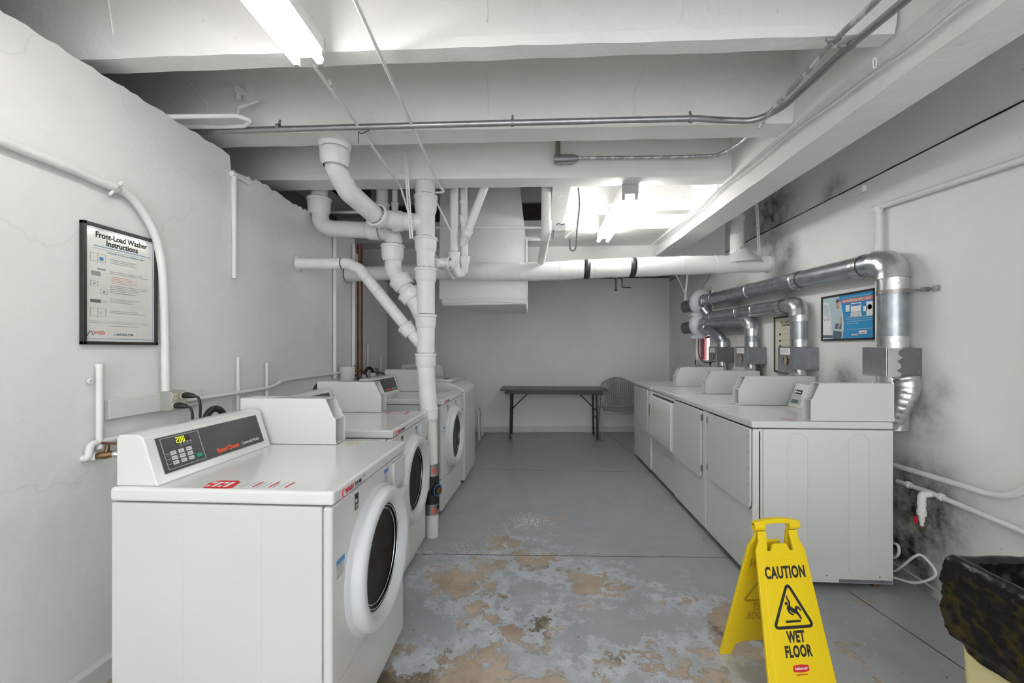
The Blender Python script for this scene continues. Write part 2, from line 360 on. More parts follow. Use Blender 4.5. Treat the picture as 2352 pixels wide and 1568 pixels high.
# ------------------------------------------------------------------ setting
def st(name, mb, m, bevel=0): return structure(mb.build(name, m, bevel=bevel))
st('floor', MB().box(-3.2, 3.2, -3.0, 7.6, -.12, 0), M_floor)
st('ceiling', MB().box(-3.2, .12, -3.0, 3.03, 2.87, 3.0).box(.12, 2.4, -3.0, 7.6, 2.87, 3.0).box(-3.2, -1.9, 3.03, 7.6, 2.87, 3.0).box(-1.9, .12, 4.78, 7.6, 2.87, 3.0), M_ce)
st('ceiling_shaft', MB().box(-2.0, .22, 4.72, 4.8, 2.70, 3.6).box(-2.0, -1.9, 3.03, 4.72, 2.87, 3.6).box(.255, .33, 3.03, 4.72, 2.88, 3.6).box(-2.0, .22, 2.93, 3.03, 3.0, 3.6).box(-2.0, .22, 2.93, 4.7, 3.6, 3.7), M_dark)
# left wall: ragged top edge, gap above it
random.seed(3)
def ragged(y0, y1, z0, z1, step=.03, amp=.006):
    n = max(2, int((y1-y0)/step)); return [(y0 + (y1-y0)*i/n, z0 + (z1-z0)*i/n + random.uniform(-amp, amp)) for i in range(n+1)]
top = ragged(-3.0, 2.24, 2.43, 2.425) + ragged(2.25, 2.52, 2.345, 2.37, .02, .01) + ragged(2.55, 3.86, 2.37, 2.36, .03, .012)
st('wall_left', MB().prism([(-3.0, 0)] + top + [(3.86, 0)], 'x', -1.88, -1.73), M_wl)
st('wall_left_alcove', MB().box(-1.92, -1.78, 3.86, 4.85, 0, 2.12).box(-2.6, -1.9, 4.75, 4.85, 0, 2.12).box(-2.3,-1.72,3.84,3.90,2.12,2.24), M_wl)
M_void = wallmat('void_shade_dark', (.13,.13,.125), [], .5, 0, .6)  # near-black colour stands in for shade in the gap over the wall
st('wall_left_outer', MB().box(-3.2, -3.05, -3.0, 7.6, 0, 3.6), M_ceD)
st('wall_left_void_shade', MB().box(-2.45, -2.35, -3.0, 4.75, 2.0, 2.88).box(-2.45, -1.88, -3.0, 4.75, 2.0, 2.1), M_void)  # liner added to stop light leaking into the gap and keep it dark
st('wall_back', MB().prism([(-3.2, 6.37), (2.12, 6.73), (2.12, 6.85), (-3.2, 6.5)], 'z', 0, 2.45), M_wb)
st('wall_back_upper', MB().box(-3.2, 2.3, 7.3, 7.4, 0, 3.0), M_ceD)
# right wall with a small window, and the header above the crack
wy0, wy1, wz0, wz1 = 5.12, 5.62, 1.15, 2.0
st('wall_right', MB().box(2.12, 2.30, -3.0, wy0, 0, 2.405).box(2.12, 2.30, wy1, 7.4, 0, 2.405).box(2.12, 2.30, wy0, wy1, 0, wz0).box(2.12, 2.30, wy0, wy1, wz1, 2.405), M_wr)
st('wall_right_header', MB().box(2.125, 2.30, -3.0, 7.4, 2.412, 2.95), M_wru)
st('trim_9', MB().prism([(y, 2.4085 + dz) for y, dz in [(-3,-.004)] + [(-3+.1*i, -.004+random.uniform(-.002,.002)) for i in range(1,104)] + [(7.4,-.004)]] + [(y, 2.4085+dz) for y, dz in [(7.4,.004)] + [(-3+.1*i, .004+random.uniform(-.002,.002)) for i in range(103,0,-1)] + [(-3,.004)]], 'x', 2.118, 2.14), M_hole)
win = MB(); fw = .035
win.box(2.10,2.2,wy0-.03,wy0+fw,wz0-.03,wz1+.03).box(2.10,2.2,wy1-fw,wy1+.03,wz0-.03,wz1+.03).box(2.10,2.2,wy0,wy1,wz0-.03,wz0+fw).box(2.10,2.2,wy0,wy1,wz1-fw,wz1+.03)
wo = st('window_1', win, M_wl)
MB().box(2.16,2.19,wy0+.03,wy0+.075,wz0+.03,wz1-.03).box(2.16,2.19,wy1-.16,wy1-.03,wz0+.03,wz1-.03).box(2.16,2.19,wy0+.03,wy1-.03,1.46,1.49).build('window_sash', M_curt, wo)
MB().box(2.20,2.206,wy0,wy1,wz0,wz1).build('window_pane', M_glass, wo)
st('baseboard_back', MB().prism([(-3.2, 6.355), (2.12, 6.715), (2.12, 6.735), (-3.2, 6.375)], 'z', 0, .09), M_base, .004)
st('baseboard_left', MB().prism([(-1.73, 0), (-1.705, 0), (-1.71, .085), (-1.73, .10)], 'y', -3.0, 3.86), M_base, .004)
# ceiling ribs and beams
def rib(n, l, r, x0=-3.05, x1=1.33, zb=2.5, m=M_ce, tp=.035):
    # l,r = (x, ynear, yfar) at two stations
    f = lambda x, k: l[k] + (r[k]-l[k])*(x-l[0])/(r[0]-l[0])
    mb = MB(); N = 60; vs = []
    for i in range(N+1):
        x = x0 + (x1-x0)*i/N; a, b = f(x,1), f(x,2); j = lambda s: noise.noise(V((x*7, s*3.1, n)))*.004
        vs += [(x,a-tp,2.88),(x,a,zb+.035+j(1)),(x,a+.010+j(2),zb+j(3)),(x,b-.010+j(4),zb+j(5)),(x,b,zb+.035+j(6)),(x,b+tp,2.88)]
    fs = [(i*6+k, i*6+(k+1) % 6, (i+1)*6+(k+1) % 6, (i+1)*6+k) for i in range(N) for k in range(6)] + [tuple(range(6)), tuple(N*6+k for k in range(6))]
    mb.add(vs, fs); return st('trim_%d' % n, mb, m)
rib(1, (-1.8,.94,1.04), (1.1,.98,1.08))
rib(2, (-1.83,1.560,1.668), (1.1,1.606,1.694))
rib(3, (-1.86,2.150,2.315), (.9,2.212,2.374))
rib(4, (-1.72,2.770,2.975), (.84,2.868,3.030))
rib(5, (.18,3.545,3.66), (1.0,3.562,3.678), x0=.18)
rib(6, (-1.8,4.10,4.78), (1.0,4.10,4.78), x0=.18)
st('trim_11', MB().box(-2.3, .18, 4.50, 4.78, 2.5, 2.72), M_ce)
st('trim_12', MB().box(-1.9, .2, 4.66, 4.72, 2.98, 3.2), M_ceD)
st('trim_7', MB().prism([(.118,2.5),(.252,2.5),(.262,2.88),(.108,2.88)], 'y', 3.0, 4.12), M_ce, .004)
st('trim_8', MB().box(-3.05, 2.12, 4.78, 4.95, 2.26, 2.88), M_ce)
bm_ = MB(); vs = []                                      # long downstand beam on the right
for i in range(61):
    y = -3 + 7.79*i/60; j = lambda s: noise.noise(V((y*5, s*2.3, 8)))*.005
    xl, xr = 1.372 - .0165*(y-1.3)*1.0, 1.58 - .018*(y-1.3)
    vs += [(xl-.05,y,2.88),(xl-.022,y,2.49+j(1)),(xl,y,2.475),(xl,y,2.35+j(2)),(xr,y,2.35+j(3)),(xr+.02,y,2.88)]
bm_.add(vs, [(i*6+k, i*6+(k+1) % 6, (i+1)*6+(k+1) % 6, (i+1)*6+k) for i in range(60) for k in range(6)] + [tuple(range(6)), tuple(360+k for k in range(6))])
st('trim_10', bm_, M_ce)
def crack(n, pts, yf, r=.0035, k=0):
    q = []
    for i in range(len(pts)-1):
        for j in range(8):
            f = j/8; x = pts[i][0]+(pts[i+1][0]-pts[i][0])*f; z = pts[i][1]+(pts[i+1][1]-pts[i][1])*f
            q.append((x + .006*noise.noise(V((z*23, n, 1))), yf(x) - .035*(z-2.535)/.345*(1 if z > 2.535 else 0), z))
    st('trim_%d' % n, MB().tube(q, r, 6), M_ce)
f2 = lambda x: 1.560 + .0157*(x+1.83); f3 = lambda x: 2.150 + .0225*(x+1.86); f4 = lambda x: 2.770 + .0383*(x+1.72)
crack(13, [(-1.70,2.87),(-1.69,2.54)], f2); crack(14, [(-.191,2.87),(-.188,2.54)], f2); crack(15, [(.548,2.87),(.543,2.54)], f2, .004)
crack(16, [(-.262,2.87),(-.262,2.79),(-.25,2.54)], f3); crack(17, [(.575,2.87),(.565,2.79),(.511,2.67),(.507,2.54)], f3, .005); crack(18, [(-1.9,2.8),(-1.79,2.66),(-1.77,2.54)], f3)
crack(19, [(-1.655,2.72),(-1.635,2.66),(-1.633,2.54)], f4)
# ------------------------------------------------------------------ fluorescent lamps
def lamp(x, y0, y1, label, rz=0.0, tm=None):
    tm = tm or M_tube
    t = thing('fluorescent_light', (x, (y0+y1)/2, 2.5), label, 'light', None, rz); h = (y1-y0)/2
    MB().prism([(-.056,0),(-.056,-.05),(-.03,-.062),(.03,-.062),(.056,-.05),(.056,0)], 'y', -h, h).build('housing', M_fix, t, .003, local=True)
    for s in (-1, 1): MB().box(-.058,.058,s*h-.002 if s < 0 else s*h-.004, s*h+.004 if s < 0 else s*h+.002,-.07,0).build('end_plate', M_fixD, t, .002, local=True)
    for sx in (-1, 1):
        MB().cyl((sx*.045,-h+.02,-.090),(sx*.045,h-.02,-.090),.0165).build('lamp_tube', tm, t, local=True)
        for s in (-1, 1): MB().box(sx*.045-.011,sx*.045+.011,s*(h-.012)-.008,s*(h-.012)+.008,-.108,-.055).build('lamp_holder', M_fixD, t, .003, local=True)
    return t
lamp(-.845, .30, 1.52, 'bright twin tube light on the ceiling at the top left, running out of the frame', math.radians(1.0))
lamp(.667, 2.99, 4.21, 'bright twin tube light mounted beyond the third ceiling rib near the long pipe', tm=M_tubeR)
lamp(.75, -1.6, -.38, 'unseen twin tube fill light added on the ceiling behind the viewpoint')  # out of view, added as fill for the near half of the room
lamp(-.845, -1.8, -.58, 'second unseen twin tube fill light added behind the viewpoint on the washer side')  # another unseen lamp, added to even out the room light

# ------------------------------------------------------------------ front-load washers
def stickers(t, x, W, zl, code, full=True):
    u, v = (0,1,0), (0,0,1)
    text('brand_lettering', 'WASH', .021, M_red, t, (x+.0005, .075, zl+.012), u, v, .95, .0006)
    text('number_lettering', code, .018, M_blk, t, (x+.0005, .142, zl+.013), u, v, .75, .0002)
    arc = MB().tube([(x+.001, .062-.013*math.cos(a)*.9+.004, zl+.018+.013*math.sin(a)) for a in [math.radians(d) for d in range(-80, 81, 16)]], .0018, 6)
    arc.build('brand_arc', M_red, t, local=True)
    l = MB()
    for k in range(3): decal(l, (x+.0002, .142, zl+.0085-.003*k), u, v, .085, .0012)
    for k in range(3): decal(l, (x+.0002, .205, zl+.030-.004*k), u, v, .022, .002)
    l.build('printed_lines', M_gry, t, local=True)
def washer(y, x, rz, label, ldisp=True, zl=.857, code='VYQ 468', red=True):
    t = thing('front_load_washer', (x, y, 0), label, 'washing machine', 'front loading washers along the left wall', rz); W = .678; D = .705
    dz = zl - .857; X = lambda mb: mb
    MB().box(-D, -.032, .0, W, .03, zl-.004).build('cabinet', M_en2, t, .006, local=True)
    for (a, b) in ((-.60,-.47),(-.375,-.22)):
        MB().box(a, b, -.0006, .01, .10, zl-.035).build('side_panel_emboss', M_en2, t, .0006, 1, local=True)
    for i in (.06, W-.06):
        for j in (-.08, -D+.08): MB().cyl((j,i,0),(j,i,.035),.02).build('foot', M_gap, t, local=True)
    MB().box(-.030, 0, .0, W, .285, zl-.004).build('front_panel', M_en2, t, .009, 3, local=True)
    MB().box(-.030, -.004, .0, W, .035, .279).build('kick_panel', M_en2, t, .007, 3, local=True)
    MB().box(-D-.002, .006, -.004, W+.004, zl, zl+.044).build('lid', M_en, t, .011, 4, local=True)
    # door
    cy, cz = W*.5, .545+dz
    MB().lathe([(.262,0),(.262,.008),(.254,.014),(.250,.016),(.250,.032),(.243,.048),(.230,.055),(.212,.055),(.198,.046),(.188,.026),(.185,.010)], (0,cy,cz), (1,0,0), 96).build('door_ring', M_ring, t, local=True)
    MB().prism([(W-.135,.36+dz),(W-.012,.36+dz),(W-.012,.70+dz),(W-.05,.715+dz),(W-.10,.715+dz)], 'x', -.002, .030).build('door_hinge_cover', M_en2, t, .012, 3, local=True)
    gl = [(.186 - .0,.010)] + [(.186*math.cos(a), .024 - .030*math.sin(a)) for a in [math.radians(k) for k in (8,20,35,50,65,80,89.9)]]
    MB().lathe([(.188,.022),(.186,.020)] + [(.178*math.cos(a)+.004, .020 - .019*math.sin(a)) for a in [math.radians(k) for k in (2,12,25,40,55,70,82)]] + [(.0,.001)], (.001,cy,cz), (1,0,0), 96).build('door_glass', M_gls, t, local=True)
    for r_, h_ in ((.179,.020),(.166,.0135)):
        MB().tube([(h_+.002, cy+r_*math.cos(a), cz+r_*math.sin(a)) for a in [2*math.pi*k/72 for k in range(73)]], .0022, 8, False).build('door_trim_ring', M_chr, t, local=True)
    # detergent drawer
    dw = MB().box(-.002,.013,W-.17,W-.022,.735+dz,.845+dz).build('detergent_drawer', M_en2, t, .005, 3, local=True)
    MB().box(.012,.0138,W-.145,W-.045,.762+dz,.80+dz).build('drawer_recess', M_ring, dw, .003, local=True)
    # labels
    stickers(t, .006, W, zl, code)
    s = MB(); decal(s, (.0005,.155,zl-.075),(0,1,0),(0,0,1),.028,.055); s.build('efficiency_sticker', M_blk, t, local=True)
    s = MB(); decal(s, (.0012,.160,zl-.062),(0,1,0),(0,0,1),.018,.004); decal(s, (.0012,.158,zl-.050),(0,1,0),(0,0,1),.014,.012); decal(s, (.0012,.160,zl-.070),(0,1,0),(0,0,1),.018,.003); s.build('efficiency_print', M_lgr, t, local=True)
    for (yy, zz, ww, hh) in ((.028,.66+dz,.052,.016),(.425,.825+dz,.045,.014)):
        s = MB(); decal(s, (.0005,yy,zz),(0,1,0),(0,0,1),ww,hh); s.build('blue_sticker', M_blu, t, local=True)
        s = MB(); [decal(s, (.0005,yy,zz-.007-.0065*k),(0,1,0),(0,0,1),ww*(.95-.08*(k % 3)),.002) for k in range(6)]; s.build('sticker_lines', M_gry, t, local=True)
    # control console
    zt = zl+.044; L0, L1 = .012, .562
    con = MB(); yA, yB = L0, L1; prof = [(-.700,zt),(-.700,zt+.150),(-.688,zt+.160),(-.628,zt+.160),(-.612,zt+.150),(-.566,zt+.008),(-.560,zt)]
    con.prism(prof, 'y', yA, yB); c = con.build('control_console', M_en, t, .008, 3, local=True)
    # slanted panel frame
    p0 = V((-.568,0,zt+.014)); p1 = V((-.6135,0,zt+.148)); vv = (p1-p0); hh = vv.length; vv.normalize(); uu = V((0,1,0)); nn = uu.cross(vv)
    def PP(a, b, e=0): return p0 + uu*a + vv*b + nn*(e+.0015)
    pn = MB(); decal(pn, PP(.047,.014), uu, vv, .478, .118, .001); pn.build('console_panel', M_pan, c, local=True)
    if ldisp:
        k = MB()
        for (a, b, w_, h_) in ((.062,.022,.150,.0014),(.062,.125,.150,.0014),(.062,.022,.0014,.104),(.2115,.022,.0014,.104)): decal(k, PP(a,b,.001), uu, vv, w_, h_)
        for r_ in range(2): decal(k, PP(.070,.0495+.0165*r_,.001), uu, vv, .110, .0006)
        for q in range(4): decal(k, PP(.128+.0135*q,.090,.001), uu, vv, .008, .0012); decal(k, PP(.129+.0135*q,.096,.001), uu, vv, .0055, .0045)
        for r_ in range(3): decal(k, PP(.068,.0385+.0165*r_,.001), uu, vv, .008, .0015); [decal(k, PP(.0785+.031*q,.0385+.0165*r_,.001), uu, vv, .002, .002) for q in range(3)]
        k.build('panel_print', M_lgr, c, local=True)
        for r_ in range(3):
            for q in range(3):
                kb = MB(); decal(kb, PP(.084+.031*q,.0335+.0165*r_,.001), uu, vv, .021, .0125, .0015); kk = kb.build('keypad_button', M_key, c, .0008, local=True)
                s = MB(); decal(s, PP(.089+.031*q,.0385+.0165*r_,.0026), uu, vv, .012, .0016, .0002); decal(s, PP(.087+.031*q,.0375+.0165*r_,.0026), uu, vv, .003, .005, .0002); s.build('button_print', M_gry, kk, local=True)
        kb = MB(); decal(kb, PP(.180,.0345,.001), uu, vv, .021, .0125, .0015); kk = kb.build('start_button', M_grn, c, .0008, local=True); plabel(kk, 'green start button')
        s = MB(); decal(s, PP(.113,.100,.0006), uu, vv, .062, .020, .0005); s.build('display_window', mat('display_smoke', (.05,.035,.03), .2), c, local=True)
        # seven segment digits 2.00
        seg = {'2': 'abged', '0': 'abcdef'}; sg = MB()
        for i_, ch in enumerate('200'):
            a0 = .118 + .0125*i_; b0 = .1015; ww, h2 = .0085, .0085
            for s_ in seg[ch]:
                x_, y_, w_, h_ = {'a': (0,2*h2,ww,.0022), 'g': (0,h2,ww,.0022), 'd': (0,0,ww,.0022), 'f': (0,h2,.0022,h2), 'e': (0,0,.0022,h2), 'b': (ww-.0022,h2,.0022,h2), 'c': (ww-.0022,0,.0022,h2)}[s_]
                decal(sg, PP(a0+x_, b0+y_-.0005, .0012), uu, vv, w_, h_, .0003)
        decal(sg, PP(.1282, .101, .0012), uu, vv, .002, .0022, .0003)
        sg.build('display_digits', M_led, c, local=True)
    s = text('maker_lettering', 'Speed Queen', .0235, M_org, c, PP(.268,.026,.001), uu, vv, .88, .0009)
    s = text('model_lettering', 'Commercial Washer', .0185, M_lgr, c, PP(.397,.027,.001), uu, vv, .66, .0002)
    coin_box(t, -.720, -.278, .582, .674, zt, .205)
    # lid stickers
    if red:
        s = MB().prism([(-.412,.006),(-.428,.05),(-.421,.071),(-.405,.078),(-.352,.080),(-.335,.066),(-.322,.012),(-.335,.006)], 'z', zt, zt+.0006); s.build('red_sticker', M_red, t, local=True)
        s = MB(); [decal(s, (-.405+.019*k,.020,zt+.0007),(0,1,0),(-1,0,0),.012+.02*(k % 2),.011,.0003) for k in range(4)]; [decal(s, (-.405+.019*k,.050,zt+.0007),(0,1,0),(-1,0,0),.014,.013,.0003) for k in range(4)]; s.build('sticker_lettering', M_wht, t, local=True)
        s = MB(); [decal(s, (-.300+.017*k,.02+.008*(k % 3),zt),(0,1,0),(-1,0,0),.040+.012*(k % 2),.0016+.002*(k % 3 == 0),.0005) for k in range(9)]; s.build('worn_lettering', M_gry, t, local=True)
        s = MB(); [decal(s, (-.262+.052*k,.025,zt+.0001),(0,1,0),(-1,0,0),.05,.006,.0005) for k in range(3)]; s.build('worn_red_lettering', M_red, t, local=True)
        s = MB().lathe([(.0,.0004),(.030,.0004),(.034,.0008),(.038,.0004)], (-.215,.622,zt), (0,0,1), 32); s.build('ring_sticker', mat('faded_yellow', (.62,.61,.45), .4), t, local=True)
        s = MB(); decal(s, (-.13,.59,zt),(0,1,0),(-1,0,0),.06,.04,.0005); s.build('pale_blue_sticker', M_pale, t, local=True)
    else:
        s = MB(); [decal(s, p, (0,1,0), (-1,0,0), w_, h_, .0005) for p, w_, h_ in (((-.22,.53,zt),.10,.012),((-.095,.53,zt),.10,.020),((-.11,.53,zt),.003,.11),((-.11,.627,zt),.003,.11))]; s.build('framed_sticker', M_pink, t, local=True)
    return t
def coin_box(t, xb, xf, y0, y1, z0, h, sgn=1, name='coin_box'):
    """hollow coin slide housing; front at xf, back at xb; sgn -1 mirrors in x"""
    d = abs(xf-xb); f = lambda a: xf - sgn*a                    # a = distance behind the front
    pr = [(f(0),z0+.002),(f(0),z0+h*.555),(f(.010),z0+h*.60),(f(.048),z0+h),(f(d),z0+h),(f(d),z0+.002)]
    mb = MB(); e = .0035
    mb.prism(pr, 'y', y0, y0+e).prism(pr, 'y', y1-e, y1)
    def bx(a, b, c0, c1):
        xs = sorted((f(a), f(b))); mb.box(xs[0], xs[1], y0+e*.5, y1-e*.5, z0+c0, z0+c1)
    bx(.046, d, h-.004, h-.0005); bx(.002, .06, .002, .006); bx(d-.004, d, .003, h-.002)
    bx(.004, .075, h*.555-.004, h*.555)
    c = mb.build(name, M_coin, t, .0008, 1, local=True)
    m2 = MB()
    xs = sorted((f(.055), f(.060))); m2.box(xs[0], xs[1], y0+e, y1-e, z0+.004, z0+h*.55)
    xs = sorted((f(.080), f(.086))); m2.box(xs[0], xs[1], y0+e, y1-e, z0+h*.55, z0+h-.004)
    m2.build('coin_slide_plate', M_box if False else M_coin, c, local=True)
    ym = (y0+y1)/2
    m3 = MB(); xs = sorted((f(.049), f(.055))); m3.box(xs[0], xs[1], ym-.010, ym+.010, z0+.03, z0+h*.42); m3.box(xs[0],xs[1],y0+e,y0+e+.006,z0+.04,z0+.07)
    m3.build('coin_slot', M_boxD, c, .001, local=True)
    m4 = MB(); m4.cyl((f(d*.8),ym,z0+h-.001),(f(d*.8),ym,z0+h+.004),.007,n=12)
    m4.build('lock', M_chr, c, local=True)
    m5 = MB(); xs = sorted((f(.055), f(.30))); m5.box(xs[0], xs[1], y0+.012, y1-.010, z0+h-.0002, z0+h+.0006); m5.build('instruction_plate', M_fixD if sgn > 0 else M_coin, c, local=True)
    return c
washer(1.207, -.612, 0, 'white front load washer nearest the camera, red sticker on lid and lit display', True)
washer(2.127, -.757, 0, 'second white front load washer, just before the floor-standing drain pipe', True, code='WAL 412', red=False)
washer(3.245, -.745, math.radians(-2.5), 'farthest white front load washer, beyond the floor-standing drain pipe', False, zl=.88, code='WAL 013', red=False)

# top loading washer past the last front loader
t = thing('top_load_washer', (-.70, 4.02, 0), 'white top loading washer at the far end of the left row', 'washing machine'); W = .68
MB().box(-.70,0,0,W,.03,.90).build('cabinet', M_en2, t, .015, 3, local=True)
MB().prism([(-.69,.90),(.0,.90),(-.03,.935),(-.13,.985),(-.24,1.0),(-.69,1.0)], 'y', .0, W).build('top_cover', M_en, t, .012, 3, local=True)
MB().prism([(-.60,1.0),(-.16,.99),(-.13,.995),(-.16,1.02),(-.60,1.02)], 'y', .10, W-.10).build('lid', M_en, t, .008, 3, local=True)
MB().box(-.24,-.19,.12,.20,1.005,1.025).build('lid_handle', M_gap, t, .004, local=True)
MB().box(-.69,-.56,.02,.50,1.0,1.12).build('control_console', M_en, t, .01, 3, local=True)
for i in (.06, W-.06):
    for j in (-.08, -.62): MB().cyl((j,i,0),(j,i,.035),.02).build('foot', M_gap, t, local=True)
coin_box(t, -.80, -.33, .52, .62, 1.0, .155)

# ------------------------------------------------------------------ dryers
def dryer(y, W, xf, label, door, seams, coin, H=.925, xb=1.953, group='clothes dryers along the right wall', con=True, reeds=False):
    t = thing('clothes_dryer', (xf, y, 0), label, 'clothes dryer', group); D = xb - xf; lt = .040
    MB().box(.03, D, 0, W, .035, H-lt-.004).build('cabinet', M_enD, t, .004, local=True)
    MB().box(0, .052, 0, W, .035, H-lt-.004).build('front_panel', M_enD, t, .012, 3, local=True)
    MB().box(-.004, D+.002, -.002, W+.002, H-lt, H).build('lid', M_en, t, .010, 4, local=True)
    for i in (.05, W-.05):
        for j in (.06, D-.06): MB().cyl((j,i,0),(j,i,.04),.018,n=12).build('foot', M_brass, t, local=True)
    if reeds:                                              # pressed panels on the exposed side
        for a, b in ((.185,.295),(.51,.62)):
            r_ = (b-a)/2; c0 = (a+b)/2; pts = []
            zc1, zc0 = .86-r_, .075+r_
            for k in range(17): an = math.pi*k/16; pts.append((c0 + r_*math.cos(an), -.001, zc1 + r_*math.sin(an)))
            for k in range(17): an = math.pi + math.pi*k/16; pts.append((c0 + r_*math.cos(an), -.001, zc0 + r_*math.sin(an)))
            pts.append(pts[0]); MB().tube(pts, .0022, 6, False).build('side_emboss', M_enD, t, local=True)
        MB().box(.053,.0545,-.0008,.003,.036,H-lt-.004).build('panel_seam', M_gap, t, local=True)
        s = MB(); [s.cyl((x,-.001,.075),(x,.002,.075),.004,n=10) for x in (.395,.675)]; s.build('side_screw', M_boxD, t, local=True)
        s = MB().box(.46,.74,-.001,.004,.040,.058); s.build('worn_bottom_edge', M_galv, t, local=True)
    # door
    d0, d1, z0, z1, kind = door
    if kind != 'drop':
        c = .05; pts = [(d0,z0+c),(d0+.006,z0+.016),(d0+c*.5,z0),(d1-c*.5,z0),(d1-.006,z0+.016),(d1,z0+c),(d1,z1),(d0,z1)]
        MB().prism([(p[0]+(-.004 if p[0] < (d0+d1)/2 else .004), p[1]+(-.004 if p[1] < (z0+z1)/2 else .004)) for p in pts], 'x', -.0008, .004).build('door_gap', M_gap, t, local=True)
        dr = MB().prism(pts, 'x', -.012, .003).build('door', M_enD, t, .004, local=True)
        if kind in ('far', 'near'):
            hy = d1+.008 if kind == 'far' else d0-.008
            for hz in (z0+.075, z1-.05): MB().box(-.0125, .0, hy-.006, hy+.006, hz-.022, hz+.022).build('hinge', M_boxD, t, .002, local=True)
            for hz in ([z0+.05+ .09*i for i in range(5)]): 
                e = d0+.001 if kind == 'far' else d1-.001
                MB().cyl((-.0135,e+(.004 if kind=='far' else -.004),hz),(-.008,e+(.004 if kind=='far' else -.004),hz),.003,n=8).build('door_screw', M_boxD, dr, local=True)
    else:
        MB().box(-.001,.004,d0+.01,d1-.01,z1-.004,z1+.012).build('door_slot', M_gap, t, local=True)
        dr = MB().prism([(z0,.0),(z0+.03,-.045),(z1-.01,-.045),(z1,-.038),(z1,.0)], 'y', d0, d1); dr.v = [V((p.z, p.y, p.x)) for p in dr.v]
        dr = dr.build('hamper_door', M_en, t, .010, 3, local=True)
        hh = MB().box(-.050,-.044,d1-.085,d1-.020,.62,.765).build('door_handle', M_ivory, dr, .006, 3, local=True)
        MB().box(-.0515,-.0495,d1-.070,d1-.035,.64,.745).build('handle_recess', mat('dark_cream', (.25,.23,.12), .5), hh, .002, local=True)
        MB().prism([(z0-.07,-.001),(z0-.07,-.004),(z0-.008,-.002),(z0-.008,.004)], 'y', d0+.01, d1-.01)
        MB().box(-.004,.004,d0-.01,d1+.01,.04,z0-.085).build('lower_panel', M_enD, t, .004, local=True)
    for z_ in seams: MB().box(-.0006,.004,.004,W-.004,z_-.002,z_+.002).build('seam', M_gap, t, local=True)
    c0, c1, cx, ch = coin
    coin_box(t, D+.015, cx-xf, c0, c1, H, ch, -1)
    if con:
        a0, a1 = c1+.004, W-.012
        q = MB().prism([(.555,H),(.558,H+.012),(.615,H+.160),(D+.01,H+.165),(D+.01,H)], 'y', a0, a1).build('control_console', M_en, t, .006, 3, local=True)
        vv = V((.057,0,.148)).normalized(); uu = V((0,-1,0)); o = V((.557,a1,H+.012)) - uu.cross(vv)*-.0012
        s = MB(); decal(s, o+uu*.02+vv*.085, uu, vv, .085, .03); s.build('maker_plate', M_blk, q, local=True)
        s = MB(); decal(s, o+uu*.026+vv*.091+uu.cross(vv)*.0006, uu, vv, .018, .018); decal(s, o+uu*.05+vv*.096+uu.cross(vv)*.0006, uu, vv, .045, .007); s.build('maker_mark', M_wht, q, local=True)
        s = MB(); decal(s, o+uu*.01+vv*.012, uu, vv, .11, .040); s.build('display_bezel', mat('bezel_olive', (.50,.50,.42), .4), q, local=True)
        s = MB(); decal(s, o+uu*.03+vv*.018+uu.cross(vv)*.0006, uu, vv, .07, .026); s.build('display', M_slate, q, local=True)
        s = MB(); [decal(s, o+uu*.02+vv*(.062+.006*k), uu, vv, .09, .0018) for k in range(3)]; s.build('panel_print', M_gry, q, local=True)
    s = MB(); [decal(s, (.21+.012*k,.03+.02*(k % 2),H),(0,1,0),(-1,0,0),.07,.004,.0005) for k in range(5)]; s.build('lid_sticker', M_pink if reeds else M_gry, t, local=True)
    return t
dryer(2.385, .648, 1.207, 'nearest white clothes dryer in the right row, its whole side facing the yellow sign', (.0+.012,.585,.425,.878,'far'), [], (.012,.085,1.526,.212), reeds=True)
dryer(3.037, .668, 1.207, 'second white clothes dryer from the camera, hinges on its near edge', (.055,.64,.385,.878,'near'), [], (.005,.095,1.440,.205), con=False)
dryer(3.712, .746, 1.220, 'white clothes dryer with protruding drop down door and cream handle', (.0,.70,.395,.845,'drop'), [], (.055,.145,1.500,.205), con=False)
dryer(4.462, .744, 1.210, 'farthest white clothes dryer, with the flat door, beside the perforated chair', (.10,.70,.42,.88,'flat'), [], (.01,.10,1.475,.205), con=False)

